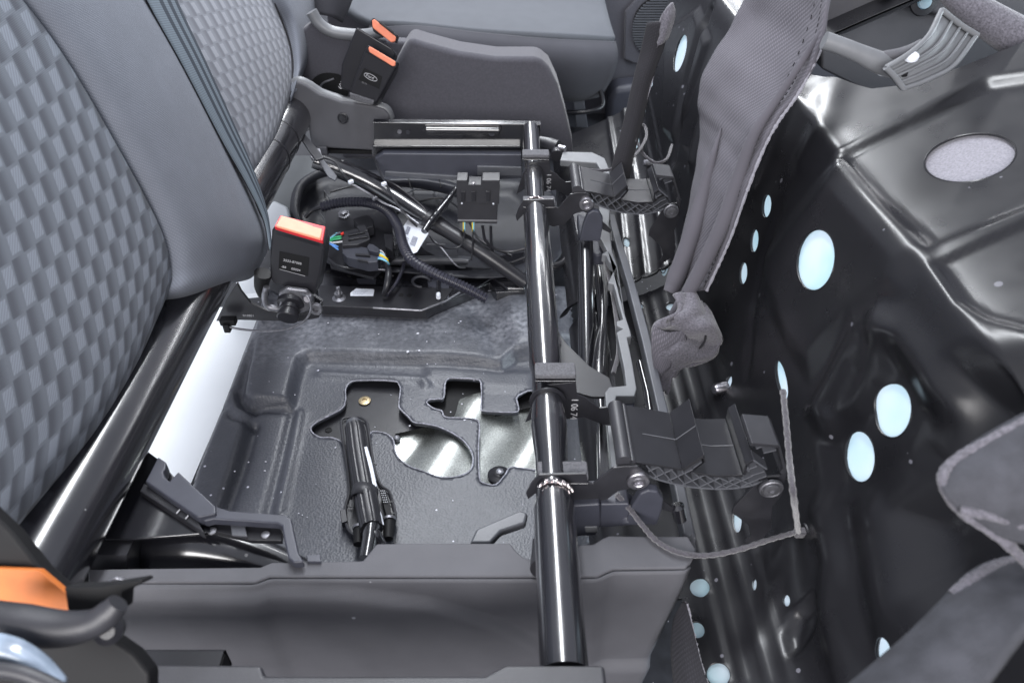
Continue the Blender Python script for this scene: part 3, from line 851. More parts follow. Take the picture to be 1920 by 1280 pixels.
# ---- hinge brackets welded to the front tube: plate, folded flange and foam pad
def bracket(vp, group_dy=0.0, dx=0.0, far_plate=False):
    out = []
    y = at(1040, vp, z=.30).y + group_dy
    D = Vector((dx, group_dy, 0))
    y0 = y - group_dy
    if far_plate:
        shape = [(985, 792), (1003, 748), (1022, 722), (1080, 716), (1082, 740), (1096, 745), (1112, 758), (1124, 765), (1160, 762), (1185, 764), (1190, 772), (1170, 802), (1130, 796), (1095, 782), (1062, 786), (1010, 780)]
    else:
        shape = [(986, 925), (996, 906), (1010, 890), (1100, 888), (1102, 905), (1112, 907), (1128, 894), (1150, 877), (1172, 874), (1196, 874), (1216, 890), (1218, 912), (1232, 930), (1266, 955), (1262, 962), (1240, 954), (1212, 925), (1185, 915), (1160, 920), (1130, 942), (1096, 948), (1062, 940), (1056, 922), (1022, 912), (990, 936)]
    bp = plate("bracket_plate", [p + D for p in ats(shape, y=y0)], (0, .0025, 0), M['satin'], fr, .0006)
    pad_u = (1003, 1080) if far_plate else (1008, 1103)
    vt = 716 if far_plate else 908
    A, B = at(pad_u[0], vt, y=y0) + D, at(pad_u[1], vt, y=y0) + D
    A.z = B.z = max(A.z, B.z)
    obox("bracket_flange", A + Vector((0, -.001, 0)), B - A, (0, .024, 0), (0, 0, .0025), M['tube'], bp, .0008)
    obox("foam_pad", A + Vector((0, .0005, .003)), B - A, (0, .021, 0), (0, 0, .0065), M['foam'], bp, .0022, 3)
    return bp
yA = at(1040, 912, z=.30).y; yB = at(1040, 742, z=.30).y
DY = at(1100, 388, z=.30).y - at(1195, 897, z=.30).y
DX = at(1100, 388, z=.30).x - at(1195, 897, z=.30).x
for dy, dx in ((0, 0), (DY, DX)):
    bracket(912, dy, dx, False)
    bpl = bracket(742, dy, dx, True)
    D = Vector((dx, dy, 0))
    o = at(1072, 745, y=yB) + D
    text("stamped_number", "1 06 74", o + Vector((0, -.0008, 0)), (0, 0, -1), (1, 0, 0), .0105, M['print'], bpl)

# ================================================================== lifted cushion pans
PROF = catmull([Vector(p) for p in [(.085, 0, .08), (.105, 0, .120), (.15, 0, .142), (.20, 0, .165), (.245, 0, .190), (.268, 0, .212), (.282, 0, .25), (.296, 0, .32), (.318, 0, .42), (.338, 0, .495), (.358, 0, .514), (.43, 0, .550), (.52, 0, .592), (.66, 0, .655)]], 8)
PS = [0.0]
for a, b in zip(PROF, PROF[1:]): PS.append(PS[-1] + (b - a).length)
PX = np.array([p.x for p in PROF]); PZ = np.array([p.z for p in PROF]); PS = np.array(PS)


def pan_pt(u, v):
    """(y, s) of the pan surface seen at u, v"""
    d = ray(u, v)
    best = None
    for i in range(len(PROF) - 1):
        ax, az = PX[i], PZ[i] - CAMZ; bx, bz = PX[i + 1] - ax, PZ[i + 1] - PZ[i]
        det = d.x * (-bz) + bx * d.z
        if abs(det) < 1e-12: continue
        t = (ax * (-bz) + bx * az) / det
        k = (d.x * az - d.z * ax) / det
        if -0.001 <= k <= 1.001 and t > 0 and (best is None or t < best[0]):
            best = (t, PS[i] + k * (PS[i + 1] - PS[i]))
    if best is None:
        t = .5 / max(d.x, .1); return (d.y * t, PS[-1])
    return (d.y * best[0], best[1])


def pan_xyz(V, off=0.0, h=None):
    s = np.clip(V[:, 1], 0, PS[-1])
    x = np.interp(s, PS, PX); z = np.interp(s, PS, PZ)
    e = 0.004
    dx = np.interp(s + e, PS, PX) - np.interp(s - e, PS, PX); dz = np.interp(s + e, PS, PZ) - np.interp(s - e, PS, PZ)
    L = np.hypot(dx, dz) + 1e-9
    nx, nz = -dz / L, dx / L       # towards the camera side
    hh = off + (0 if h is None else h)
    return np.c_[x + nx * hh, V[:, 0], z + nz * hh]


def pp(px): return [pan_pt(u, v) for u, v in px]


HOLES_NEAR = {  # round openings: u, v, half width, half height, turn
    'a': (1543, 490, 36, 58, 8), 'b': (1657, 766, 34, 52, 6), 'c': (1595, 853, 28, 49, -3),
    'd': (1437, 386, 9, 22, 5), 'e': (1414, 451, 8, 22, 5), 'f': (1393, 512, 8, 21, 4),
    'g': (1465, 712, 10, 38, -12), 'h': (1312, 1101, 20, 18, 20), 'i': (1306, 1180, 17, 15, 40), 'j': (1347, 1264, 24, 22, 40),
    'k': (1383, 972, 9, 26, 0), 'l': (1422, 998, 7, 14, 0), 'm': (1415, 1095, 5, 12, 0), 'n': (1475, 1125, 7, 12, -5), 'o': (1650, 1222, 20, 30, -8), 'q': (1366, 716, 6, 13, 15), 'r': (1188, 516, 6, 6, 0), 's': (1244, 495, 6, 17, 5), 't': (1256, 478, 4, 9, 5), 'u': (1201, 575, 5, 6, 0), 'v': (1257, 575, 9, 8, 0)}
HOLES_GREY = {'p': (1818, 282, 88, 44, -10)}
YF, YN = 0.95, 0.16


def near_relief(V):
    h = 0 * V[:, 0]
    # stepped field with the large round opening
    h += plateau(V, pp([(1440, 480), (1500, 400), (1568, 318), (1640, 390), (1722, 470), (1690, 540), (1600, 600), (1520, 690), (1480, 640), (1440, 540)]), .034, .008)
    h += plateau(V, pp([(1572, 290), (1700, 225), (1850, 150), (2060, 120), (2060, 330), (1745, 455), (1650, 370)]), .018, -.008)
    h += plateau(V, pp([(1755, 490), (1960, 395), (1960, 620), (1850, 590), (1800, 560)]), .013, -.007)
    # rounded hump with the dished flank, right of the middle
    h += plateau(V, pp([(1520, 770), (1560, 700), (1610, 600), (1650, 585), (1675, 620), (1655, 690), (1600, 770), (1550, 810)]), .030, .010)
    h += ridge(V, pp([(1565, 760), (1600, 690), (1622, 640)]), .014, -.006)
    h += ridge(V, pp([(1665, 600), (1720, 670), (1760, 750)]), .016, .007)
    h += plateau(V, pp([(1600, 690), (1665, 640), (1750, 760), (1730, 860), (1640, 930), (1560, 930), (1545, 830)]), .034, -.009)
    # deep dish at the lower right
    h += plateau(V, pp([(1800, 720), (1960, 690), (1960, 1000), (1840, 1080), (1740, 1130), (1690, 1090), (1670, 960), (1750, 850)]), .075, -.036)
    h += ridge(V, pp([(1540, 960), (1560, 1050), (1555, 1150), (1590, 1290)]), .016, .008)
    h += ridge(V, pp([(1585, 960), (1600, 1080), (1640, 1290)]), .014, -.005)
    h += plateau(V, pp([(1475, 1190), (1490, 1150), (1528, 1110), (1532, 1160), (1500, 1215), (1482, 1225)]), .012, -.008)
    h += ridge(V, pp([(1470, 1000), (1440, 1130), (1420, 1200)]), .014, .003)
    # edge flutes down the hinge side
    h += ridge(V, pp([(1462, 390), (1432, 480), (1410, 590), (1400, 700)]), .009, -.003)
    h += ridge(V, pp([(1480, 190), (1445, 290), (1420, 350)]), .018, .003)
    h += ridge(V, pp([(1570, 150), (1540, 240), (1505, 300)]), .018, .004)
    # long fine pleats in the well below the hinges
    for k, (u0, u1, am) in enumerate(((1345, 1190, .0012), (1375, 1210, .0010), (1420, 1235, .0012), (1460, 1262, .0010))):
        h += ridge(V, pp([(u0 + 20, 1275), ((u0 + u1) / 2 + 12, 900), (u1, 520)]), .0035, am)
    # crinkled far corner
    c = pp([(1490, 130)])[0]
    m = np.exp(-(((V[:, 0] - c[0]) / .05) ** 2 + ((V[:, 1] - c[1]) / .07) ** 2))
    h += m * .0014 * (np.sin(V[:, 0] * 120 + 30 * V[:, 1]) + np.sin(V[:, 1] * 95 - 40 * V[:, 0]))
    return h


def make_pan(name_label, y0, y1, s0, holes, relief, extra, mat, rootloc, notch=False):
    root = thing("cushion_pan", rootloc, name_label, "seat pan", "pressed seat pans tipped up towards the dashboard")
    out = [(y0, s0), (y1, s0), (y1, PS[-1] - .01), (y0, PS[-1] - .01)]
    if notch:
        sc = float(np.interp(.36, PX, PS)); y1u = .80
        out = [(y0, s0), (y1, s0), (y1, sc), (y1u + .03, sc + .05), (y1u, sc + .09), (y1u, PS[-1] - .01), (y0, PS[-1] - .01)]
    if notch:   # the sheet steps back round the corner of the seat box cover
        sn = float(np.interp(.176, PX, PS)); out = [(y0, sn), (.43, sn), (.45, s0)] + out[1:]
    hl = [pp(ell(u, v, a_, b_, r_)) for (u, v, a_, b_, r_) in holes]
    sheet("pressed_sheet", out, hl, .0048, lambda V: pan_xyz(V, 0, relief(V)), mat, root, thick=.0022, up=(-.7, 0, .7), rim=False)
    return root


HN = [tuple(x) for x in HOLES_NEAR.values()] + [tuple(x) for x in HOLES_GREY.values()]
pan = make_pan("large glossy black pressed seat pan nearest the camera, tipped up, with many pale round holes", YN, YF, .02, HN, near_relief, None, M['paint'], (.3, .45, .2), True)


def patch_disc(name, spec, mat, root, relief, off=-.0045, grow=1.10):
    u, v, a_, b_, r_ = spec
    P = pp(ell(u, v, a_ * grow, b_ * grow, r_, 20))
    A = np.array(P)
    W = pan_xyz(A, off, relief(A))
    q = ell(u, v, a_, b_, r_, 40); L_ = np.array(pp(q)); R_3 = pan_xyz(L_, -.0006, relief(L_))
    rim_pts = [Vector(p) for p in R_3]; rim_pts.append(rim_pts[0])
    sweep("rolled_lip", rim_pts, .0011 if a_ * b_ > 600 else .0007, M['paint'], root, seg=6, smooth=0)
    c = W.mean(0)
    V = [tuple(c)] + [tuple(w) for w in W]
    F = [[0, 1 + k, 1 + (k + 1) % len(W)] for k in range(len(W))]
    return build(name, V, F, mat, root, angle=0)


for k, sp_ in HOLES_NEAR.items():
    patch_disc("film_patch", sp_, M['film'], pan, near_relief)
patch_disc("felt_patch", HOLES_GREY['p'], M['pile'], pan, near_relief)
# pins on the pan
for u, v, r, d in ((1352, 727, .0075, (-.9, -.35, .1)),):
    y, s = pan_pt(u + 6, v)
    c = Vector(pan_xyz(np.array([[y, s]]), .001)[0])
    lathe("locating_pin", c, d, [(-.004, r), (.012, r * .95), (.015, r * .7), (.016, .002)], M['steel'], pan)

# far pan
HOLES_FAR = [(1283, 102, 10, 36, 14), (1216, 156, 8, 10, 0), (1203, 205, 8, 11, 0), (1189, 268, 9, 14, 20), (1176, 308, 11, 12, 0), (1175, 455, 6, 9, 0)]


def far_relief(V):
    h = 0 * V[:, 0]
    for (u0, u1, am) in ((1180, 1120, .004), (1215, 1150, .004), (1252, 1180, .004), (1275, 1200, .004)):
        h += ridge(V, pp([(u0, 560), ((u0 + u1) / 2 + 8, 330), (u1 + 10, 150)]), .004, am)
    h += ridge(V, pp([(1300, 300), (1330, 180), (1380, 60)]), .012, .010)
    h += ridge(V, pp([(1262, 300), (1290, 160), (1330, 20)]), .010, -.008)
    h += plateau(V, pp([(1245, 240), (1250, 60), (1310, 20), (1330, 80), (1290, 200), (1265, 260)]), .02, .008)
    h += .020 * smoothstep(((YF + .05) - V[:, 0]) / .04)
    return h


pan2 = make_pan("smaller far seat pan of glossy black steel beyond the grey cloth flap, tipped up", YF + .012, 1.62, .02, HOLES_FAR, far_relief, None, M['paint'], (.25, 1.1, .2))
for sp_ in HOLES_FAR:
    patch_disc("film_patch", sp_, M['film'], pan2, far_relief)
c = Vector(pan_xyz(np.array([pan_pt(1222, 308)]), .004)[0])
lathe("locating_pin", c, (-1, -.2, .1), [(-.004, .007), (.012, .006), (.014, .004)], M['dull_steel'], pan2)

# ================================================================== cushion hinges (near one built, far one copied)
yh0 = at(1040, 912, z=.30).y + .0045; yh1 = yh0 + .074
hg = thing("hinge_link", (at(1320, 890, y=yh0).x, yh0, .29), "near black plastic hinge link with ribbed lattice side, bolted between front tube and large pan", "hinge", "ribbed hinge links joining the seat frame to the pans")


def H(px): return ats(px, y=yh0)


prof = H([(1160, 872), (1180, 864), (1196, 867), (1215, 868), (1250, 874), (1279, 879), (1320, 852), (1322, 864), (1303, 880), (1347, 890), (1392, 889), (1398, 870), (1412, 861), (1416, 864), (1404, 872), (1400, 893), (1346, 894), (1296, 887), (1292, 882), (1312, 866), (1280, 884), (1214, 872), (1180, 869), (1160, 878)])
def skin(name, px, d=(0, 4)):
    top = H(px); low_ = H([(u + d[0], v + d[1]) for u, v in px])
    return plate(name, top + low_[::-1], (0, yh1 - yh0, 0), M['shiny_plastic'], hg, .0005)
skin("link_top", [(1160, 870), (1180, 864), (1196, 866), (1215, 868), (1250, 874), (1279, 879)])
skin("link_wing", [(1279.5, 879), (1320, 852)], (2, 5))
skin("link_wing_back", [(1321, 854), (1323, 866), (1301, 884)], (-3, 1))
skin("link_trough", [(1300, 885), (1347, 891), (1393, 890)])
skin("link_upright", [(1393.5, 890), (1398, 871)], (5, 1))
skin("link_upright_top", [(1398, 870), (1413, 861)], (1, 4))
for dy_ in (.5,):
    for a_, b_ in (((1215, 867.6), (1250, 873.6)), ((1250, 873.6), (1279, 878.6)), ((1280, 878.4), (1319, 852.4)), ((1302, 884.6), (1347, 890.6)), ((1347, 890.6), (1392, 889.6))):
        P_a, P_b = H([a_, b_]); sweep("moulding_line", [P_a + Vector((0, (yh1 - yh0) * dy_, 0)), P_b + Vector((0, (yh1 - yh0) * dy_, 0))], .0005, M['trim_mid'], hg, seg=5, smooth=0)
plate("link_end_plate", H([(1410, 830), (1460, 834), (1464, 840), (1406, 836)]), (0, (yh1 - yh0) * .5, 0), M['plastic'], hg, .0005)
plate("link_end_wall", H([(1458, 836), (1464, 838), (1475, 880), (1470, 892), (1462, 886), (1468, 878)]), (0, (yh1 - yh0) * .5, 0), M['plastic'], hg, .0005)
# recessed lattice web and its bright-edged bars
web = H([(1200, 872), (1279, 884), (1318, 860), (1300, 884), (1347, 895), (1394, 892), (1412, 866), (1440, 884), (1438, 898), (1410, 912), (1370, 917), (1320, 915), (1270, 907), (1225, 896), (1210, 886)])
lw = plate("lattice_web", [p + Vector((0, .010, 0)) for p in web], (0, .003, 0), M['black'], hg, 0)
def bar(name, p, q, w=.0016, d=.012, parent=lw, mat='trim_mid'):
    P, Q = H([p, q]); t = (Q - P).normalized(); n = Vector((-t.z, 0, t.x)) * w
    return obox(name, P - n / 2, Q - P, n, (0, d, 0), M[mat], parent, .0003, 1)
low = [(1206, 886), (1226, 897), (1262, 907), (1300, 914), (1340, 917), (1376, 916), (1408, 911), (1440, 900)]
for p, q in zip(low, low[1:]): bar("lattice_chord", p, q, .0022)
up_ = [(1212, 873), (1236, 876), (1258, 880), (1279, 884), (1300, 886), (1322, 891), (1347, 895), (1372, 894), (1394, 893), (1404, 880), (1414, 868)]
lo_ = [(1236, 899), (1262, 906), (1288, 912), (1314, 915), (1340, 917), (1366, 916), (1390, 914), (1412, 909), (1436, 902)]
for i in range(8):      # one family falls to the right, the other rises
    bar("lattice_rib", up_[i], lo_[min(i, 8)], .0013)
for p, q in (((1216, 884), (1236, 875)), ((1226, 896), (1262, 880)), ((1252, 902), (1300, 880)), ((1280, 909), (1324, 890)), ((1310, 914), (1350, 896)), ((1342, 916), (1378, 898)), ((1362, 914), (1412, 892)), ((1390, 912), (1438, 892)), ((1400, 882), (1420, 874)), ((1408, 892), (1434, 884)), ((1300, 878), (1316, 866)), ((1418, 842), (1432, 836)), ((1432, 850), (1456, 844))):
    bar("lattice_rib", p, q, .0013)
for p, q in (((1412, 862), (1438, 880)), ((1400, 872), (1404, 884))): bar("lattice_chord", p, q, .0020)
# bolts
def bolt(name, u, v, r, ring=False):
    c = at(u, v, y=yh0 - .0045)
    pr = [(0, r), (.0035, r), (.0045, r * .92), (.0047, r * .60), (.0040, r * .52), (.0046, r * .40), (.0030, r * .34), (.0030, .0005)]
    if ring: pr = [(0, r), (.0030, r), (.0038, r * .90), (.0020, r * .80), (.0020, r * .72), (.0045, r * .66), (.0048, r * .30), (.0035, r * .26), (.0035, .0005)]
    return lathe(name, c, (0, -1, 0), pr, M['steel'] if not ring else M['dull_steel'], hg, seg=24)
b1 = bolt("rivet_head", 1196, 897, .0108)
b2 = bolt("pivot_bolt", 1445, 913, .0112, True)
plate("pan_bracket", ats([(1420, 905), (1432, 895), (1462, 892), (1474, 880), (1478, 884), (1470, 905), (1466, 928), (1448, 950), (1446, 990), (1432, 1008), (1404, 1020), (1396, 1016), (1408, 1004), (1404, 985), (1382, 968), (1372, 962), (1376, 950), (1400, 925)], y=yh0 + .001), (0, .0025, 0), M['satin'], hg, .0006)
# slate lever tab below the link
lv = ats([(1172, 985), (1186, 948), (1200, 926), (1216, 919), (1234, 922), (1244, 936), (1242, 955), (1232, 985)], y=yh0 - .012)
plate("lever_tab", lv, (0, .010, 0), M['bluegrey'], hg, .0022, 3)
sweep("link_barrel", [at(1170, 866, y=yh0 - .001), at(1170, 866, y=yh0 - .001) + Vector((0, yh1 - yh0, 0))], .0075, M['plastic'], hg, seg=24, smooth=0)
sweep("link_bead", [at(1186, 866, y=yh0 - .001), at(1186, 866, y=yh0 - .001) + Vector((0, yh1 - yh0, 0))], .0028, M['plastic'], hg, seg=16, smooth=0)
hg2 = dup(hg, (DX, DY, 0), "far black plastic hinge link with shiny top, at the foot of the hanging fabric strap", hg["group"])

# ================================================================== grey trim that edges the seat box on the right
tr = thing("box_trim", at(1160, 600, z=.24), "stepped light grey plastic trim strip running along the seat box, right of the front tube", "trim strip")
strip = [(1055, 284), (1110, 285), (1134, 296), (1142, 315), (1147, 345), (1136, 345), (1128, 322), (1118, 305), (1050, 300)]
plate("grab_edge", ats(strip, z=.285), (0, 0, -.012), M['trim_lt'], tr, .002, 3)
zig = [(1125, 345), (1147, 345), (1142, 420), (1148, 470), (1158, 500), (1165, 545), (1172, 590), (1182, 620), (1184, 630), (1176, 632), (1186, 680), (1194, 728), (1190, 742), (1156, 742), (1152, 760), (1158, 800), (1168, 900), (1148, 900), (1138, 790), (1134, 735), (1142, 725), (1174, 722), (1170, 690), (1156, 622), (1168, 616), (1156, 610), (1156, 602), (1168, 598), (1160, 570), (1154, 545), (1150, 532), (1140, 530), (1154, 500), (1142, 490), (1136, 478), (1128, 476), (1138, 470), (1122, 440)]
plate("stepped_strip", ats(zig, z=.245), (0, 0, -.014), M['trim_lt'], tr, .0015, 2)
rail = [(1138, 398), (1153, 402), (1166, 450), (1185, 510), (1215, 615), (1256, 780), (1295, 960), (1306, 1010), (1282, 1000), (1262, 900), (1238, 790), (1204, 640), (1176, 530), (1155, 460)]
plate("outer_rail", ats(rail, z=.235), (0, 0, -.020), M['trim_mid'], tr, .002, 3)
sweep("draw_rod", [at(1200, 680, z=.20), at(1215, 740, z=.20), at(1222, 790, z=.20), at(1232, 860, z=.20)], [.0055, .0055, .0055, .0055], M['tube'], tr, seg=16, smooth=0)
pc = [(1082, 400), (1100, 405), (1110, 440), (1150, 450), (1148, 478), (1140, 476), (1120, 478), (1100, 470), (1086, 440)]
plate("corner_cup", ats(pc, z=.225), (0, 0, -.02), M['bluegrey'], tr, .004, 3)
for px in ([(1158, 615), (1178, 612), (1180, 650), (1164, 655)], [(1140, 730), (1192, 736), (1190, 762), (1156, 764)]):
    plate("step_side", ats(px, z=.232), (0, 0, -.02), M['bluegrey'], tr, .003, 3)
# dark inner wall with chrome-like black surfaces and fixings between trim and leg tube
plate("inner_wall", ats([(1060, 350), (1130, 350), (1150, 500), (1165, 620), (1180, 740), (1200, 900), (1120, 900), (1118, 700), (1112, 520), (1080, 440)], z=.14), (0, 0, -.02), M['tube'], tr, .004)
sweep("inner_bead", ats([(1120, 480), (1128, 540), (1130, 600), (1124, 700), (1128, 780)], z=.17), [.008, .010, .007, .011, .006], M['tube'], tr, seg=16, smooth=6)
sweep("hanging_tape", ats([(1132, 480), (1150, 560), (1160, 650), (1150, 700)], z=.215), .003, M['cord'], tr, seg=8, smooth=5)
lathe("latch_roller", at(1276, 972, z=.25), (-.3, .1, 1), [(0, .0065), (.018, .0065), (.021, .003)], M['tube'], tr)

# ================================================================== near seat box cover
cv = thing("box_side_cover", (-.05, .38, .15), "charcoal grained plastic side cover with stepped top edge, at the bottom under the front tube", "plastic cover")
ZC = .262
top_back = [(165, 1066), (300, 1064), (488, 1062), (510, 1053), (560, 1053), (680, 1050), (692, 1036), (706, 1018), (820, 1017), (957, 1017), (966, 1030), (982, 1044), (1002, 1048), (1078, 1046), (1084, 1020), (1112, 1019), (1130, 1008), (1142, 1003), (1220, 1004), (1290, 1004), (1306, 1030)]
top_front = [(1296, 1052), (1286, 1064), (1150, 1066), (1136, 1072), (1120, 1080), (1000, 1080), (700, 1080), (505, 1080), (490, 1086), (478, 1091), (300, 1091), (165, 1092)]
cover_pts = ats(top_back, z=ZC) + ats(top_front, z=ZC)
plate("cover_top", cover_pts, (0, 0, -.004), M['trim'], cv, .0022, 3)
# front wall: swept along the top front edge and down, with a moulded arch
N1 = 96
xs0 = at(120, 1080, z=ZC).x; xs1 = at(1292, 1056, z=ZC).x
def wall_y(x):
    P = sorted([(p.x, p.y) for p in ats(top_front, z=ZC)])
    return float(np.interp(x, [a for a, b in P], [b for a, b in P]))
ARCH = [(at(u, v, y=.36).x, at(u, v, y=.36).z) for u, v in ((100, 1130), (400, 1134), (640, 1140), (800, 1155), (940, 1195), (1010, 1230), (1060, 1280))]
V, F = [], []
NV = 60
for i in range(N1 + 1):
    x = xs0 + (xs1 - xs0) * i / N1
    yy = wall_y(x) + .0005
    for j in range(NV + 1):
        k = j / NV
        z = ZC - .003 - k * .24
        kk = min(1, k * 24 / 3)
        y = yy - .003 * (1 - (1 - kk) ** 2) + .0 - k * .006
        za = float(np.interp(x, [a for a, b in ARCH], [b for a, b in ARCH]))
        d = (z - za)
        y -= .009 * float(smoothstep(np.array(-d / .010)))
        xr = x - (k * .035 if i > N1 - 12 else 0) * max(0, (i - (N1 - 12)) / 12)
        V.append((xr, y, z))
for i in range(N1):
    for j in range(NV):
        a_ = i * (NV + 1) + j; F.append([a_, a_ + 1, a_ + NV + 2, a_ + NV + 1])
w = build("cover_wall", V, F, M['trim'], cv, angle=0)
s = w.modifiers.new("solid", 'SOLIDIFY'); s.thickness = .003; s.offset = 1
# right end wall
e = ats([(1306, 1030), (1300, 1046), (1290, 1060)], z=ZC - .002)
V = [p for p in e] + [Vector((p.x - .042, p.y - .006, ZC - .243)) for p in e]
V = [e[0] + Vector((0, .02, 0)), e[0], e[1], e[2]] + [p + Vector((-.036, -.004, -.241)) for p in (e[0] + Vector((0, .02, 0)), e[0], e[1], e[2])]
build("cover_end", V, [[0, 1, 5, 4], [1, 2, 6, 5], [2, 3, 7, 6]], M['trim'], cv, angle=0)
# grommet ring of the front tube passing the cover, and the slate levers behind
plate("far_edge_wall", ats([(880, 1017), (893, 990), (975, 955), (990, 960), (985, 980), (940, 995), (920, 1017)], z=.24), (0, 0, -.01), M['trim_mid'], cv, .003, 3)

# latch block behind the tube
lb = thing("release_latch", at(1140, 980, z=.25), "slate plastic release latch behind the front tube, beside the near cover's corner", "latch")
yl = at(1100, 985, z=.25).y
plate("latch_block", ats([(1074, 948), (1125, 945), (1126, 985), (1120, 990), (1118, 1004), (1076, 1006)], y=yl), (0, .03, 0), M['bluegrey'], lb, .002, 3)
plate("latch_arm", ats([(1126, 945), (1180, 944), (1184, 985), (1124, 990)], y=yl + .002), (0, .024, 0), M['bluegrey'], lb, .002, 3)
plate("latch_notch", ats([(1096, 988), (1120, 987), (1120, 998), (1098, 998)], y=yl - .001), (0, .003, 0), M['trim_lt'], lb, .0008)
sweep("latch_boot", [at(1140, 925, z=.265), at(1165, 945, z=.26), at(1180, 975, z=.25)], [.010, .014, .010], M['bluegrey'], lb, seg=20, smooth=5)
sweep("tube_boot", [front(985) + Vector((-.004, 0, -.024)), front(1035) + Vector((-.004, 0, -.024))], [.016, .019], M['rubber'], lb, seg=24, smooth=0)

# ================================================================== cords
def cord(name, pts, r, label, parent=None):
    o = sweep(name, pts, r, M['cord'], parent, seg=10, smooth=12, rfun=lambda i: 1 + .12 * math.sin(i * 1.7) + random.uniform(-.06, .06))
    return tag(o, label, "cord")
cd = [at(1156, 926, z=.285), at(1178, 950, z=.275), at(1205, 985, z=.272), at(1232, 1014, z=.268), at(1270, 1034, z=.268), at(1320, 1041, z=.265), at(1380, 1031, z=.26), at(1440, 1012, z=.255), at(1492, 997, z=.25)]
cord("elastic_cord", cd, .0025, "fuzzy grey cord sagging from the near hinge across the cover corner to the large pan")
knot = at(1497, 998, z=.25)
cord("elastic_cord", [at(1468, 732, x=.245), at(1474, 790, x=.24), at(1480, 860, x=.235), at(1488, 930, x=.23), knot], .0027, "fuzzy grey cord hanging straight down from a pan hole to the white clip")
cl = thing("cord_clip", knot, "small pale clip gripping the knotted cords on the large pan", "clip")
box("clip_body", knot + Vector((.002, 0, 0)), (.012, .008, .008), M['cord'], cl, bevel=.0015)
box("clip_jaw", knot + Vector((.012, 0, .001)), (.010, .005, .009), M['cord'], cl, bevel=.001)
lathe("clip_disc", knot + Vector((.007, 0, 0)), (1, .1, .2), [(0, .009), (.0015, .009), (.002, .002)], M['plastic'], cl, seg=16)
cord("elastic_cord", [at(1088, 316, z=.29), at(1120, 320, z=.295), at(1150, 316, z=.3), at(1180, 300, z=.31), at(1200, 280, z=.31), at(1212, 255, z=.31), at(1208, 236, z=.315), at(1196, 238, z=.32), at(1194, 262, z=.315), at(1206, 288, z=.30), at(1228, 305, z=.29), at(1250, 298, z=.29), at(1260, 272, z=.29)], .0024, "fuzzy grey cord looping beside the far hinge below the hanging strap")

# ================================================================== grey cloth flap between the pans
def dpt(u, v, y): return at(u, v, y=y)
rows = [
    [dpt(1420, -40, .98), dpt(1470, -40, .92), dpt(1530, -40, .86), dpt(1560, -30, .82)],
    [dpt(1380, 40, .98), dpt(1430, 45, .93), dpt(1500, 50, .86), dpt(1545, 80, .79)],
    [dpt(1332, 120, .97), dpt(1390, 135, .90), dpt(1460, 150, .84), dpt(1500, 170, .785)],
    [dpt(1313, 190, .96), dpt(1360, 210, .89), dpt(1410, 225, .83), dpt(1455, 235, .78)],
    [dpt(1318, 250, .95), dpt(1352, 270, .87), dpt(1388, 290, .82), dpt(1425, 295, .775)],
    [dpt(1306, 330, .93), dpt(1335, 345, .85), dpt(1372, 360, .80), dpt(1398, 365, .77)],
    [dpt(1286, 430, .91), dpt(1312, 440, .83), dpt(1348, 450, .79), dpt(1368, 450, .765)],
    [dpt(1250, 540, .88), dpt(1280, 548, .81), dpt(1318, 545, .775), dpt(1325, 545, .76)],
]
fp_ = thing("cloth_flap", dpt(1300, 545, .85), "mauve grey cover flap with rolled seams and frayed edge, hanging between the two pans", "fabric flap")
loft("flap_cloth", rows, M['cloth_flap'], fp_, nu=10, nv=10, thick=.004, fn=lambda v, a, b: v + Vector((-1, 0, .3)) * (.0012 * math.sin(a * 23 + b * 5) * math.sin(b * 7 + a * 4) + .0005 * math.sin(a * 61 - b * 9)))
for t_ in (.93, .80):
    q_ = [catmull(r_, 20)[int(t_ * 60)] + Vector((-.004, 0, .003)) for r_ in rows]
    for p_a, p_b in [(a_, b_) for k_, (a_, b_) in enumerate(zip(resample(catmull(q_, 6), .006), resample(catmull(q_, 6), .006)[1:])) if t_ > .9 or k_ % 2 == 0]:
        sweep('stitch', [p_a, p_a.lerp(p_b, .6)], .0006, M['cloth_dark'], fp_, seg=5, smooth=0)
edge = [r[-1] for r in rows[1:]]
sweep("frayed_seam", edge, [.0022] * len(edge), M['pile'], fp_, seg=6, smooth=16, rfun=lambda i: random.uniform(.6, 1.15))
# piped roll along the flap
r1 = [dpt(1540, 60, .80), dpt(1468, 170, .795), dpt(1415, 250, .79), dpt(1382, 340, .785), dpt(1350, 430, .775), dpt(1300, 530, .765), dpt(1262, 590, .76)]
sweep("rolled_seam", r1, [.003, .004, .006, .008, .009, .009, .006], M['cloth_flap'], fp_, seg=16, smooth=8)
r2 = [dpt(1352, 240, .875), dpt(1338, 290, .86), dpt(1322, 350, .85), dpt(1300, 430, .83), dpt(1268, 520, .81), dpt(1256, 548, .80)]
sweep("rolled_seam", r2, [.001, .004, .008, .011, .012, .009], M['cloth_flap'], fp_, seg=20, smooth=8)
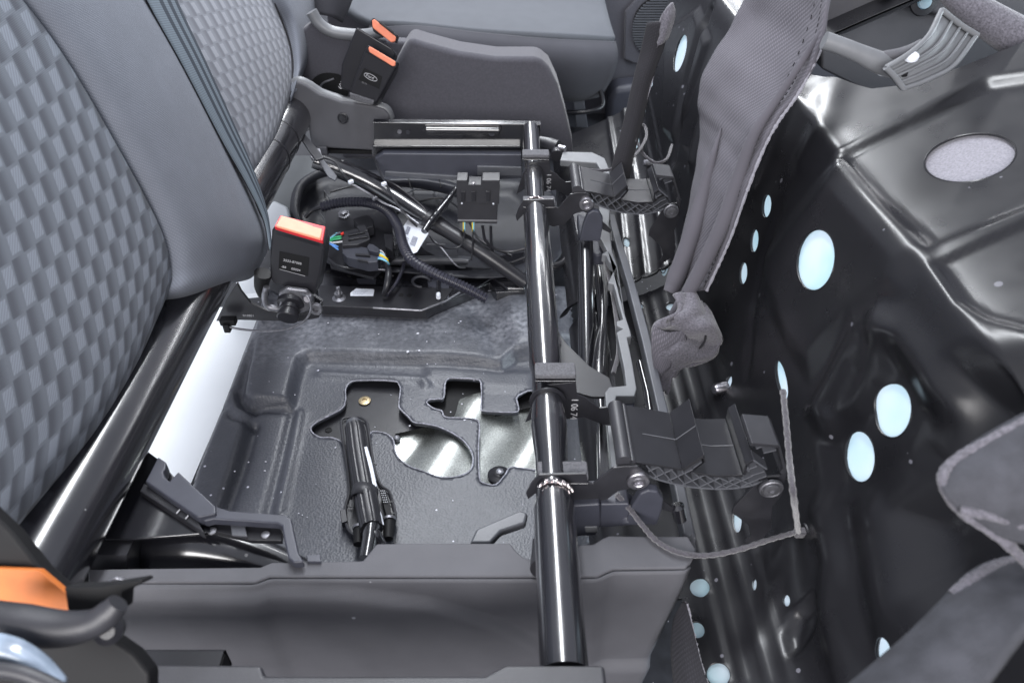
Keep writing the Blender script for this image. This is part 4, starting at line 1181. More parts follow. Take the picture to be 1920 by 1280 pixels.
# fleecy tail at its lower end
tl_rows = [
    [dpt(1266, 556, .755), dpt(1282, 550, .76), dpt(1300, 556, .76), dpt(1309, 572, .76)],
    [dpt(1266, 588, .735), dpt(1290, 584, .735), dpt(1318, 588, .745), dpt(1331, 600, .75)],
    [dpt(1227, 603, .72), dpt(1270, 603, .725), dpt(1318, 612, .72), dpt(1348, 630, .74)],
    [dpt(1222, 632, .715), dpt(1262, 624, .735), dpt(1308, 636, .735), dpt(1347, 650, .735)],
    [dpt(1224, 662, .71), dpt(1255, 652, .71), dpt(1295, 660, .715), dpt(1331, 668, .73)],
    [dpt(1230, 702, .70), dpt(1245, 690, .705), dpt(1264, 688, .715), dpt(1290, 683, .725)],
    [dpt(1239, 738, .695), dpt(1245, 724, .70), dpt(1254, 706, .705), dpt(1262, 698, .71)]]
loft("fleece_tail", tl_rows, M['fleece'], fp_, nu=8, nv=8, thick=.006, fn=lambda v, a, b: v + Vector((0, .003 * math.sin(a * 17) * math.sin(b * 9), .003 * math.sin(a * 11 + b * 14))))
sweep("tail_hem", [dpt(1300, 556, .757), dpt(1331, 600, .745), dpt(1349, 632, .735), dpt(1333, 668, .727), dpt(1300, 682, .717), dpt(1264, 694, .705), dpt(1250, 738, .692)], .0028, M['fleece'], fp_, seg=10, smooth=8, rfun=lambda i: random.uniform(.85, 1.15))
loft("tail_twill", [[dpt(1224, 610, .714), dpt(1250, 622, .716), dpt(1282, 618, .724)], [dpt(1221, 632, .708), dpt(1250, 642, .708), dpt(1285, 640, .72)], [dpt(1223, 668, .704), dpt(1240, 664, .703), dpt(1262, 656, .708)], [dpt(1232, 715, .695), dpt(1243, 700, .695), dpt(1256, 688, .70)]], M['cloth_flap'], fp_, nu=6, nv=6, thick=.002)
sweep("tail_fold_line", [dpt(1282, 560, .75), dpt(1300, 590, .737), dpt(1322, 622, .722), dpt(1316, 648, .722), dpt(1285, 668, .71), dpt(1256, 682, .702)], .0014, M['cloth_dark'], fp_, seg=8, smooth=8)

# hanging folded strap beyond the far hinge
st = thing("hanging_strap", at(1180, 200, y=1.1), "narrow dark folded fabric strap hanging beside the far pan, in front of the driver's side", "fabric strap")
def sp(u, v, y=1.10): return at(u, v, y=y)
loft("strap_cloth", [[sp(1218, 42), sp(1235, 40, 1.09), sp(1250, 45)], [sp(1205, 95), sp(1225, 95, 1.09), sp(1238, 90)], [sp(1192, 150, 1.095), sp(1206, 150, 1.085), sp(1222, 135, 1.095)], [sp(1172, 235, 1.09), sp(1186, 235, 1.08), sp(1200, 225, 1.09)], [sp(1152, 310, 1.085), sp(1166, 312, 1.075), sp(1180, 305, 1.085)], [sp(1146, 360, 1.085), sp(1162, 362, 1.075), sp(1174, 355, 1.085)]], M['cloth_dark'], st, nu=6, nv=8, thick=.006)
sweep("strap_lining", [sp(1232, 105, 1.10), sp(1222, 150, 1.09), sp(1201, 222, 1.085), sp(1190, 265, 1.08)], .002, M['pile'], st, seg=6, smooth=8)
loft("strap_tatter", [[sp(1236, 50, 1.09), sp(1246, 20, 1.09), sp(1258, 5, 1.1)], [sp(1240, 70, 1.085), sp(1250, 40, 1.085), sp(1262, 30, 1.1)], [sp(1232, 90, 1.085), sp(1240, 80, 1.085), sp(1250, 70, 1.1)]], M['fleece'], st, nu=6, nv=6, thick=.004)

# ================================================================== seat backrests
def bk(u, v, b=0.0):
    """point on the leaning backrest face, b metres proud of it"""
    d = ray(u, v)
    t = (-.40 + b - .27 * (CAMZ - .33)) / (d.x + .27 * d.z)
    return Vector((0, 0, CAMZ)) + d * t


bs = thing("passenger_seat", (-.45, .6, .3), "near seat backrest with block-weave cloth centre and plain grey bolster, above the big tube", "backrest", "backrests of the double passenger seat")
rows = [
    [bk(282, 572, -.03), bk(232, 690, -.03), bk(160, 810, -.03), bk(62, 925, -.03), bk(-40, 1040, -.03), bk(-160, 1160, -.03)],
    [bk(298, 545, .008), bk(238, 670, .006), bk(160, 790, .005), bk(58, 905, .003), bk(-45, 1015, .0), bk(-160, 1130, .0)],
    [bk(304, 510, .022), bk(240, 610, .018), bk(160, 715, .015), bk(50, 820, .010), bk(-60, 930, .008), bk(-190, 1030, .005)],
    [bk(285, 430, .032), bk(205, 510, .026), bk(100, 600, .020), bk(-20, 690, .014), bk(-150, 780, .01), bk(-290, 870, .01)],
    [bk(200, 270, .038), bk(110, 345, .030), bk(-10, 430, .022), bk(-150, 510, .016), bk(-290, 590, .01), bk(-430, 670, .01)],
    [bk(90, 90, .040), bk(-20, 170, .032), bk(-160, 250, .024), bk(-300, 330, .018), bk(-440, 410, .01), bk(-600, 490, .01)],
    [bk(-50, -85, .040), bk(-180, 0, .032), bk(-320, 80, .024), bk(-460, 160, .018), bk(-600, 240, .01), bk(-760, 320, .01)]]
loft("centre_panel", rows, M['cloth_block'], bs, nu=10, nv=10, thick=.01)
rows = [
    [bk(282, 572, -.03), bk(350, 560, .0), bk(420, 535, .0), bk(470, 522, -.03), bk(480, 505, -.07)],
    [bk(292, 552, .008), bk(352, 545, .035), bk(425, 522, .040), bk(480, 505, .010), bk(492, 490, -.05)],
    [bk(304, 510, .020), bk(360, 500, .048), bk(430, 480, .056), bk(493, 470, .030), bk(502, 466, -.04)],
    [bk(286, 430, .030), bk(345, 415, .060), bk(420, 400, .066), bk(488, 420, .036), bk(505, 425, -.03)],
    [bk(200, 270, .036), bk(265, 250, .064), bk(350, 235, .068), bk(415, 265, .040), bk(440, 262, -.03)],
    [bk(90, 90, .038), bk(155, 70, .064), bk(250, 60, .066), bk(322, 85, .040), bk(345, 80, -.03)],
    [bk(-50, -85, .038), bk(30, -100, .062), bk(130, -110, .064), bk(215, -90, .040), bk(240, -95, -.03)]]
loft("side_bolster", rows, M['cloth_plain'], bs, nu=10, nv=10, thick=.008)
sweep("piping_seam", [bk(292, 556, .010), bk(305, 510, .022), bk(286, 430, .032), bk(245, 345, .036), bk(200, 270, .038), bk(145, 175, .039), bk(90, 90, .040), bk(20, 0, .040), bk(-50, -85, .040)], .0016, M['cloth_dark'], bs, seg=8, smooth=8)

bs2 = thing("passenger_seat", (-.38, 1.2, .3), "far seat backrest of pale block-weave cloth, between the seat belt and the driver's side", "backrest", "backrests of the double passenger seat")
rows = [
    [bk(455, 395, -.02), bk(470, 360, -.02), bk(490, 320, -.02), bk(512, 282, -.02), bk(530, 245, -.03)],
    [bk(440, 350, .010), bk(470, 325, .012), bk(495, 290, .012), bk(520, 250, .010), bk(540, 200, .0)],
    [bk(405, 270, .016), bk(450, 240, .022), bk(490, 215, .022), bk(528, 180, .020), bk(549, 140, .012)],
    [bk(350, 160, .020), bk(405, 135, .026), bk(455, 115, .028), bk(505, 95, .026), bk(543, 80, .016)],
    [bk(290, 20, .020), bk(350, 5, .026), bk(405, -5, .028), bk(462, -12, .026), bk(510, -5, .016)],
    [bk(215, -120, .020), bk(280, -125, .026), bk(345, -130, .028), bk(400, -130, .026), bk(455, -120, .016)]]
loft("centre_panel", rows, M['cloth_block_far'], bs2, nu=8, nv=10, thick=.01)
rows = [
    [bk(533, 235, -.02), bk(541, 215, -.02), bk(550, 195, -.04), bk(552, 190, -.08)],
    [bk(547, 172, .012), bk(556, 160, .02), bk(566, 145, .0), bk(572, 130, -.06)],
    [bk(548, 120, .014), bk(565, 110, .03), bk(584, 95, .01), bk(588, 85, -.05)],
    [bk(535, 50, .016), bk(558, 42, .036), bk(588, 40, .015), bk(594, 30, -.05)],
    [bk(505, -5, .016), bk(535, -15, .036), bk(582, -20, .015), bk(588, -30, -.05)],
    [bk(455, -110, .016), bk(490, -120, .036), bk(540, -120, .015), bk(560, -130, -.05)]]
loft("side_bolster", rows, M['cloth_plain'], bs2, nu=6, nv=8, thick=.008)
sweep("piping_seam", [bk(540, 200, .002), bk(549, 140, .014), bk(543, 80, .018), bk(510, -5, .018), bk(480, -70, .018)], .0016, M['cloth_dark'], bs2, seg=8, smooth=6)
# pale woven band beside the belt
loft("edge_band", [[bk(462, 360, .016), bk(472, 350, .017)], [bk(428, 290, .022), bk(442, 282, .023)], [bk(372, 180, .027), bk(388, 172, .029)], [bk(300, 30, .028), bk(320, 24, .031)], [bk(230, -110, .028), bk(250, -115, .031)]], M['cloth_plain'], bs2, nu=4, nv=10)

bt = thing("seat_belt", (-.36, 1.0, .4), "blue grey seat belt webbing with dark stripes running down between the two backrests", "seat belt")
LEFT = [(222, -120), (275, 0), (345, 128), (415, 262), (462, 345), (494, 412), (505, 470)]
RIGHT = [(285, -120), (330, 0), (384, 115), (436, 230), (474, 318), (500, 398), (508, 462)]
rows = []
for (a, b_), (c_, d_) in zip(LEFT, RIGHT):
    p, q = bk(a, b_, .045), bk(c_, d_, .040)
    rows.append([p, p.lerp(q, .5) + Vector((.002, 0, .001)), q])
o = loft("webbing", rows, M['belt'], bt, nu=6, nv=10, thick=.0015)
uvl = o.data.uv_layers[0].data; m_ = 13
li = np.zeros(len(o.data.loops), dtype=np.int32); o.data.loops.foreach_get("vertex_index", li)
arr = np.zeros(len(uvl) * 2, dtype=np.float32); uvl.foreach_get("uv", arr); arr = arr.reshape(-1, 2)
arr[:, 0] = (li % m_) / (m_ - 1); uvl.foreach_set("uv", arr.ravel())
sweep("belt_hem", [bk(a, b_, .044) for a, b_ in LEFT], .0013, M['cloth_dark'], bt, seg=6, smooth=8)

# ================================================================== belt buckles
def buckle(name, px_front, depth_vec, y, label, press_px=None, lines=(), ridged=False, logo=False):
    """px_front: outline of the broad face at plane y; press_px: visible button outline"""
    root = thing(name, at(*px_front[-1], y=y), label, "belt buckle", "belt buckles with orange red buttons")
    return root


# near buckle: broad face towards the camera, leaning back a little
yb = .865
B = lambda u, v, dy=0.0: at(u, v, y=yb + dy)
bu = thing("belt_buckle", B(560, 550), "near belt buckle with a wide orange button and printed number panel, beside the connectors", "belt buckle", "belt buckles with orange buttons")
face = [(509, 432), (514, 425), (540, 434), (600, 452), (609, 458), (604, 500), (594, 548), (584, 553), (560, 547), (512, 532), (506, 522), (506, 480)]
f0 = [B(u, v) for u, v in face]
# the shell narrows towards the back and its mouth is open at the top
back = Vector((.002, .030, -.004))
plate("buckle_shell", f0, back, M['rubber'], bu, .0035, 4)
mouth = [(512, 428), (524, 403), (613, 425), (610, 430), (606, 457), (560, 444)]
zt = B(555, 440).z + .0005
rim = [B(511, 431, -.0005), B(605, 459, -.0005)]
def BT(f1, f2, b1, b2, up):
    return [B(*f1) + Vector((0, 0, up)), B(b1[0], b1[1], .028) + Vector((0, 0, up)), B(b2[0], b2[1], .028) + Vector((0, 0, up)), B(*f2) + Vector((0, 0, up))]
tp = BT((512, 429), (608, 457), (524, 405), (614, 427), .0015)
plate("buckle_rim", tp, (0, 0, -.012), M['rubber'], bu, .003, 3)
tp = BT((515, 428), (606, 454.5), (526, 407), (611, 428), .0032)
plate("red_collar", tp, (0, 0, -.006), M['red'], bu, .001, 2)
tp = BT((518, 428), (602, 452), (529, 409), (607, 429), .0044)
plate("press_button", tp, (0, 0, -.005), M['orange'], bu, .0015, 3)
npn = plate("number_panel", [B(u, v, -.0006) for u, v in ((524, 471), (580, 483), (577, 518), (522, 505))], (0, .0004, 0), M['black'], bu, .0002)
X = (B(580, 483) - B(524, 471)); Yv = (B(524, 471) - B(522, 505))
text("printed_number", "3533-87005", B(531, 489, -.0008), X, Yv, .0052, M['print'], npn)
text("printed_number", "-B8     00004", B(527, 501, -.0008), X, Yv, .0050, M['print'], npn)
obox("panel_line", B(524, 505, -.0008), B(572, 518, -.0008) - B(524, 505, -.0008), (0, .0004, 0), (0, 0, .0006), M['print'], npn, 0)
# anchor bracket, bolt and sensor
an = thing("buckle_anchor", B(545, 580), "cast metal anchor with a round black bolt cap under the near belt buckle", "buckle anchor")
ya = yb - .012
A_ = lambda u, v, dy=0.0: at(u, v, y=ya + dy)
plate("swing_arm", [A_(u, v, .012) for u, v in ((405, 602), (425, 560), (445, 530), (452, 545), (470, 568), (500, 582), (540, 588), (600, 590), (598, 596), (560, 603), (520, 602), (450, 600), (420, 602))], (0, .004, 0), M['satin'], an, .0008)
plate("anchor_plate", [A_(u, v, .006) for u, v in ((540, 556), (585, 552), (606, 566), (602, 590), (560, 592), (530, 585))], (0, .006, 0), M['tube'], an, .001)
obox("plate_edge", A_(600, 568, .003), A_(595, 591, .003) - A_(600, 568, .003), (.0022, 0, 0), (0, .008, 0), M['dull_steel'], an, .0003)
plate("cast_body", [A_(u, v) for u, v in ((522, 548), (536, 540), (575, 545), (588, 560), (590, 580), (560, 590), (535, 584), (522, 570))], (0, .008, 0), M['dull_steel'], an, .003, 3)
sweep("cast_hook", [A_(500, 538), A_(496, 555), A_(500, 572), A_(514, 578), A_(528, 576), A_(530, 560)], .0045, M['dull_steel'], an, seg=12, smooth=6)
lathe("ring", A_(593, 577), (0, -1, .1), [(0, .009), (.005, .009), (.006, .008), (.006, .004), (.002, .0038)], M['dull_steel'], an)
lathe("lug", A_(577, 557), (.2, -1, .3), [(0, .008), (.006, .007), (.009, .005)], M['steel'], an, seg=16)
lathe("bolt_cap", A_(545, 572), (-.06, -.9, -.35), [(-.006, .020), (0, .019), (.002, .013), (.006, .013), (.007, .0145), (.009, .0145), (.010, .0125), (.014, .0125), (.015, .0150), (.021, .0150), (.022, .014), (.0222, .001)], M['rubber'], an, seg=32)
sweep("black_strap", [A_(493, 512, .01), A_(490, 535, .012), A_(494, 552, .014)], [.012, .010, .008], M['black'], an, seg=12, smooth=6)
text("stamped_number", "010801", A_(456, 593, .011), (1, 0, 0), (0, 0, 1), .0055, M['print'], an)
sc_ = thing("sensor_cable", A_(430, 610), "thin grey cable looping from a small black clip up to the near belt buckle", "cable")
sweep("cable_loop", [A_(428, 612, -.01), A_(450, 617, -.012), A_(500, 621, -.018), A_(540, 616, -.022), A_(570, 602, -.024), A_(583, 580, -.022), A_(578, 558, -.018), A_(566, 550, -.01)], .0017, M['dull_steel'], sc_, seg=10, smooth=10)
obox("cable_clip", A_(410, 601, -.010), (.022, 0, 0), (0, .012, 0), (0, 0, -.010), M['black'], sc_, .001)
obox("cable_clip", A_(416, 610, -.014), (.009, 0, 0), (0, .010, 0), (0, 0, -.014), M['black'], sc_, .001)

# the two far buckles standing in the side panel
def far_buckle(y, face, topq, pressq, label, logo=False):
    F_ = lambda u, v, dy=0.0: at(u, v, y=y + dy)
    r = thing("belt_buckle", F_(*face[-1]), label, "belt buckle", "belt buckles with orange buttons")
    plate("buckle_shell", [F_(u, v) for u, v in face], (0, .028, -.014), M['rubber'], r, .004, 4)
    z = F_(*topq[0]).z
    plate("buckle_rim", [F_(u, v, -.0015) for u, v in topq], (0, .018, -.008), M['rubber'], r, .002, 3)
    plate("press_button", [F_(u, v, -.003) for u, v in pressq], (0, .016, -.006), M['orange'], r, .002, 3)
    return r, F_
r, F_ = far_buckle(1.33, [(640, 120), (668, 50), (735, 90), (742, 102), (704, 190), (690, 185), (638, 165)], [(694, 40), (700, 33), (746, 66), (742, 80), (700, 60)], [(697, 38), (702, 36), (743, 70), (741, 78), (733, 80), (698, 52)], "rear one of two far belt buckles, with a finely ridged slot in its orange button")
for k in range(14):
    a, b_ = F_(710 + k * 1.9, 42 + k * 1.35, -.006), F_(713 + k * 1.9, 46 + k * 1.35, -.006)
    obox("slot_ridge", a, (.0007, 0, -.0005), (0, .008, 0), b_ - a, M['black'], r, 0)
r, F_ = far_buckle(1.30, [(654, 175), (684, 93), (692, 88), (744, 118), (741, 132), (708, 192), (700, 197), (660, 184)], [(684, 93), (690, 84), (746, 117), (744, 128), (738, 128), (688, 100)], [(690, 90), (693, 87), (742, 116), (741, 124), (736, 125), (692, 98)], "front one of two far belt buckles, with an oval logo on its dark panel")
q = [(683, 128), (716, 144), (711, 167), (672, 150)]
lgp = plate("logo_panel", [F_(u, v, -.0016) for u, v in q], (0, .0016, 0), M['black'], r, .0002)
cx, cy = 695, 145
oc = F_(cx, cy, -.0022); X = (F_(716, 144) - F_(683, 128)).normalized(); Yv = (F_(683, 128) - F_(675, 150)).normalized()
sweep("logo_ring", [oc + X * (.0118 * math.cos(t)) + Yv * (.0048 * math.sin(t)) for t in [2 * math.pi * k / 32 for k in range(33)]], .00045, M['print'], lgp, seg=6, smooth=0)
text("logo_word", "Ford", oc - X * .0085 - Yv * .0022, X, Yv, .0075, M['print'], lgp)
text("printed_number", "B8 04", F_(678, 155, -.0022), X, Yv, .004, M['dim_print'], lgp)
plate("foam_collar", [F_(u, v, -.004) for u, v in ((655, 175), (666, 178), (702, 190), (700, 197), (680, 194), (656, 186))], (0, .02, 0), M['foam'], r, .002)
sl = thing("buckle_stalk", at(640, 160, y=1.34), "black stamped stalk of the rear far buckle, in the opening of the side panel", "buckle stalk")
plate("stalk_plate", ats([(652, 118), (668, 122), (648, 172), (634, 168)], y=1.345), (0, .004, 0), M['black'], sl, .001)
a_ = at(640, 168, y=1.344); b_ = at(655, 135, y=1.344)
text("stamped_number", "6067-0001", a_, b_ - a_, (-1, 0, .4), .010, M['print'], sl)

# ================================================================== far side: side cover, carpeted box, driver's seat, door
fc = thing("far_side_cover", at(640, 230, y=1.33), "grey plastic end cover with a round screw, at the far end of the big tube", "plastic cover")
Y1 = 1.325
shape = [(548, 165), (558, 152), (575, 160), (600, 176), (640, 190), (700, 199), (722, 206), (731, 218), (730, 262), (724, 276), (712, 284), (640, 280), (584, 277), (578, 240), (570, 215), (555, 196), (545, 190)]
plate("cover_face", ats(shape, y=Y1), (0, .03, 0), M['trim'], fc, .005, 4)
topc = [(548, 162), (560, 152), (580, 160), (605, 176), (650, 190), (705, 198), (725, 206), (732, 222)]
sweep("cover_top_edge", [at(u, v, y=Y1 + .012) for u, v in topc], .0085, M['trim_lt'], fc, seg=16, smooth=5)
lathe("screw", at(643, 222, y=Y1 - .0005), (0, -1, 0), [(0, .0105), (.0015, .0105), (.002, .009), (.0005, .008), (.0005, .006), (.002, .0055), (.0022, .002)], M['satin'], fc)
for u in (603, 705):
    obox("cover_clip", at(u - 9, 277, y=Y1 - .006), at(u + 9, 277, y=Y1 - .006) - at(u - 9, 277, y=Y1 - .006), (0, .012, 0), (0, 0, -.018), M['trim'], fc, .0015)
plate("cover_shadow_gap", ats([(584, 280), (720, 284), (720, 290), (584, 288)], y=Y1 + .008), (0, .01, 0), M['black'], fc, .001)
rear_c = ats([(560, 0), (590, 20), (640, 60), (700, 75), (760, 60), (800, 80), (780, 200), (720, 230), (560, 200), (545, 100)], y=1.47)
# carpeted box between the seats
cb = thing("carpeted_box", at(860, 200, y=1.42), "charcoal carpeted box side with rounded front end, between the far buckles and the driver's seat", "carpeted box")
Y2 = 1.415
side = [(640, 230), (700, 196), (755, 92), (768, 72), (800, 82), (860, 98), (930, 108), (1010, 108), (1030, 125), (1046, 160), (1060, 210), (1074, 270), (1076, 300), (640, 300)]
sp3 = [(p.x, p.z) for p in ats(side, y=Y2)]
plate("box_side", [(x, Y2, z) for x, z in sp3], (0, .07, .0), M['console'], cb, .010, 5)
lp = thing("panel_surround", at(640, 100, y=1.46), "dark grey moulded panel with pale top edge and opening for the far buckles", "trim panel")
plate("surround_face", ats([(588, 40), (612, 58), (640, 66), (672, 72), (770, 80), (770, 240), (560, 240), (560, 60)], y=1.45), (0, .03, 0), M['console'], lp, .006, 3)
sweep("surround_edge", [at(u, v, y=1.452) for u, v in ((584, 22), (598, 44), (618, 58), (645, 64), (685, 66), (720, 58))], .011, M['trim_lt'], lp, seg=14, smooth=5)
plate("buckle_opening", ats(smoothpoly([(583, 158), (592, 144), (612, 137), (640, 142), (652, 160), (648, 185), (610, 182), (590, 172)]), y=1.4475), (0, .002, 0), M['black'], lp, .0005)
sweep("tether_wire", ats([(598, 168), (606, 156), (626, 148)], y=1.442), .002, M['dull_steel'], lp, seg=8, smooth=5)
# driver's seat
ds = thing("driver_seat", at(900, 60, y=1.8), "dark grey driver's seat cushion with pale stitched seam, across the top of the view", "seat")
def D_(u, v, y): return at(u, v, y=y)
rows = [
    [D_(600, -70, 2.2), D_(760, -75, 2.2), D_(900, -75, 2.2), D_(1020, -72, 2.2), D_(1120, -62, 2.2)],
    [D_(610, -10, 2.0), D_(760, -10, 2.0), D_(900, -10, 2.0), D_(1030, -8, 2.0), D_(1128, -4, 2.0)],
    [D_(660, 36, 1.85), D_(770, 40, 1.83), D_(900, 44, 1.83), D_(1040, 50, 1.83), D_(1140, 54, 1.85)],
    [D_(700, 54, 1.80), D_(780, 60, 1.76), D_(900, 72, 1.76), D_(1050, 80, 1.76), D_(1148, 84, 1.80)],
]
loft("cushion_top", rows, M['cloth_driver'], ds, nu=8, nv=8, thick=.02)
rows = [
    [D_(700, 54, 1.80), D_(780, 60, 1.76), D_(900, 72, 1.76), D_(1050, 84, 1.76), D_(1148, 86, 1.80)],
    [D_(710, 80, 1.78), D_(790, 80, 1.735), D_(900, 95, 1.735), D_(1060, 110, 1.735), D_(1150, 110, 1.78)],
    [D_(720, 110, 1.79), D_(800, 110, 1.75), D_(910, 130, 1.75), D_(1060, 150, 1.75), D_(1138, 142, 1.80)],
    [D_(730, 140, 1.83), D_(820, 140, 1.82), D_(930, 160, 1.82), D_(1060, 174, 1.80), D_(1118, 168, 1.84)],
    [D_(730, 150, 1.95), D_(820, 150, 1.95), D_(930, 165, 1.95), D_(1060, 172, 1.95), D_(1105, 160, 1.95)]]
cbo = loft("cushion_bolster", rows, M['cloth_driver_side'], ds, nu=8, nv=8, thick=.02)
sweep("piping_seam", [D_(700, 55, 1.80), D_(780, 61, 1.758), D_(900, 73, 1.758), D_(1050, 85, 1.758), D_(1148, 87, 1.80)], .0022, M['cloth_driver_side'], ds, seg=8, smooth=8)
sd = resample(catmull([D_(735, 55, 1.765), D_(790, 58, 1.745), D_(860, 74, 1.737), D_(960, 82, 1.735), D_(1060, 92, 1.735), D_(1110, 92, 1.75)], 6), .011)
st_m = None
for a, b_ in zip(sd, sd[1:]):
    sweep("stitch", [a + Vector((0, -.003, 0)), a.lerp(b_, .55) + Vector((0, -.003, 0))], .0008, M['print'], cbo, seg=5, smooth=0)
sweep("cross_seam", [D_(928, -60, 2.17), D_(930, 0, 1.97), D_(932, 38, 1.845)], .002, M['cloth_driver_side'], ds, seg=6, smooth=4)
rows = [[D_(560, -90, 1.75), D_(620, -90, 1.7), D_(655, -60, 1.75)], [D_(580, -20, 1.72), D_(612, -20, 1.68), D_(650, -8, 1.72)], [D_(592, 20, 1.70), D_(612, 28, 1.67), D_(628, 35, 1.70)]]
loft("backrest_corner", rows, M['cloth_driver_side'], ds, nu=6, nv=6, thick=.02)
hb = [D_(1052, 210, 1.78), D_(1080, 211, 1.76), D_(1112, 207, 1.76), D_(1128, 200, 1.77), D_(1130, 186, 1.78), D_(1122, 160, 1.80)]
sweep("lift_bar", hb, .006, M['shiny_plastic'], ds, seg=12, smooth=6)
plate("seat_leg", ats([(1072, 165), (1092, 165), (1104, 250), (1082, 252)], y=1.85), (0, .02, 0), M['trim_mid'], ds, .002)
plate("slide_rail", ats([(1066, 252), (1112, 255), (1116, 300), (1066, 300)], y=1.78), (0, .05, 0), M['shiny_plastic'], ds, .002)
plate("rail_edge", ats([(1068, 255), (1116, 257), (1116, 260), (1068, 259)], y=1.776), (0, .003, 0), M['dull_steel'], ds, .0005)
plate("rail_cap", ats([(1104, 246), (1117, 248), (1116, 258), (1104, 257)], y=1.774), (0, .02, 0), M['label'], ds, .001)
# cabin floor and wheel arch side beyond
plate("cabin_floor", [(-.1, 1.62, -.02), (1.6, 1.62, -.02), (1.6, 2.5, -.02), (-.1, 2.5, -.02)], (0, 0, -.02), M['carpet'], None, 0)["kind"] = "structure"
dr = thing("door_trim", at(1200, 80, y=2.2), "dark grey door trim with a round ribbed speaker grille, beyond the driver's seat", "door trim")
YD = 2.12
plate("trim_board", [(-.5, YD, -.05), (1.6, YD, -.05), (1.6, YD, .50), (-.5, YD, .50)], (0, .04, 0), M['console'], dr, 0)
plate("door_pocket", ats([(1150, 165), (1200, 158), (1290, 150), (1300, 420), (1130, 420), (1140, 190)], y=YD - .09), (0, .08, 0), M['bluegrey'], dr, .02, 4)
gsr = plate("grille_surround", ats([(1172, 22), (1190, 2), (1220, -20), (1300, -20), (1300, 120), (1190, 120), (1170, 112)], y=YD - .012), (0, .01, 0), M['console'], dr, .006, 3)
ga = ell(1238, 52, 52, 58, 0, 36)
gc = [(p.x, p.z) for p in ats(ga, y=YD - .014)]
plate("grille_backing", [(x, YD - .014, z) for x, z in gc], (0, .003, 0), M['black'], gsr, .001)
cx = sum(a for a, b_ in gc) / len(gc); cz = sum(b_ for a, b_ in gc) / len(gc); rx = max(a for a, b_ in gc) - cx; rz = max(b_ for a, b_ in gc) - cz
for k in range(24):
    z = cz - rz + (k + .5) * 2 * rz / 24
    w_ = rx * math.sqrt(max(0, 1 - ((z - cz) / rz) ** 2))
    obox("grille_bar", (cx - w_, YD - .019, z), (2 * w_, 0, 0), (0, .005, 0), (0, 0, rz * .045), M['trim_mid'], gsr, 0)
# top right: lower dashboard trim with washer, roll and handle bracket
dp = thing("dash_trim", at(1650, 30, y=.95), "dark grey panel behind the raised pan at the upper right, with a round washer fixing", "trim panel")
plate("trim_board", [at(1540, -60, y=1.05), at(2300, -60, y=1.05), at(2300, 420, y=1.05), at(1880, 300, y=1.05), at(1540, 130, y=1.05)], (0, .03, 0), M['trim'], dp, .004)
plate("trim_step", ats([(1700, -60), (2100, -60), (2100, 20), (1880, 60), (1790, 40), (1700, 12), (1640, -20)], y=1.03), (0, .02, 0), M['trim'], dp, .006, 3)
wz = at(1731, 3, y=1.025)
lathe("washer", wz, (0, -1, .3), [(0, .018), (.003, .017), (.004, .010), (.002, .009)], M['rubber'], dp)
lathe("washer_bolt", wz + Vector((0, -.003, 0)), (0, -1, .3), [(0, .0085), (.004, .008), (.005, .004)], M['film'], dp)
ro = thing("fabric_roll", at(1860, 50, y=.85), "grey felt covered edge roll crossing the upper right corner behind the handle bracket", "felt roll")
sweep("roll_body", [at(1775, -20, y=.88), at(1830, 22, y=.86), at(1900, 66, y=.84), at(1980, 112, y=.82), at(2100, 190, y=.80)], [.012, .017, .020, .022, .022], M['fleece'], ro, seg=20, smooth=6)

hb_ = thing("ribbed_bracket", at(1700, 100, y=.72), "smooth grey plastic bracket with ribs and a long pointed arm, above the large pan", "bracket")
def Q(u, v, d=0.0): return at(u, v, y=.735 - d)
rows = [[Q(1660, 128, .03), Q(1676, 144, .03), Q(1694, 168, .03)], [Q(1706, 100, .018), Q(1722, 122, .018), Q(1744, 150, .018)], [Q(1742, 66, -.004), Q(1766, 96, -.004), Q(1790, 124, -.004)], [Q(1765, 20, -.045), Q(1800, 48, -.045), Q(1832, 68, -.045)]]
loft("bracket_body", [[p + Vector((0, .001, -.001)) for p in r_] for r_ in rows], M['trim_lt'], hb_, nu=8, nv=8, thick=.004)
body = rows
def rowat(i, t):
    r_ = catmull(rows[i], 20); return r_[int(t * (len(r_) - 1))]
for t in (.02, .30, .54, .76, .98):
    sweep("bracket_rib", [rowat(i, t) + Vector((-.0003, -.0008, .0004)) for i in range(4)], .0026 if t in (.02, .98) else .0014, M['trim_lt'], hb_, seg=10, smooth=8)
for i in (0, 3):
    sweep("bracket_rib", [p + Vector((-.0005, -.0015, .001)) for p in rows[i]], .0028, M['trim_lt'], hb_, seg=10, smooth=6)
sweep("pointed_arm", [Q(1545, 76, -.004), Q(1570, 84, -.002), Q(1610, 100), Q(1650, 118), Q(1680, 128, -.004)], [.0085, .0080, .0085, .0105, .010], M['trim_lt'], hb_, seg=16, smooth=6)
sweep("arm_to_body", [Q(1620, 108), Q(1665, 106), Q(1700, 98), Q(1730, 80)], [.004, .006, .006, .004], M['trim'], hb_, seg=12, smooth=6)
lathe("bracket_screw", Q(1709, 106, .020), (-.2, -.3, 1), [(-.002, .0065), (.001, .0065), (.003, .004), (.003, .002)], M['label'], hb_, seg=20)
lathe("bracket_hole", Q(1696, 138, .026), (-.2, -.3, 1), [(-.002, .003), (.001, .003), (.0012, .001)], M['black'], hb_, seg=20)

# blue-white washer glints on the crinkled corner come from the lamps; the white dot under the bracket is a hole plug
hp = pan_xyz(np.array([pan_pt(1668, 165)]), .004 + .02)[0]
lathe("hole_plug", hp, (-.5, -.3, .8), [(0, .011), (.002, .010)], M['label'], pan, seg=20)

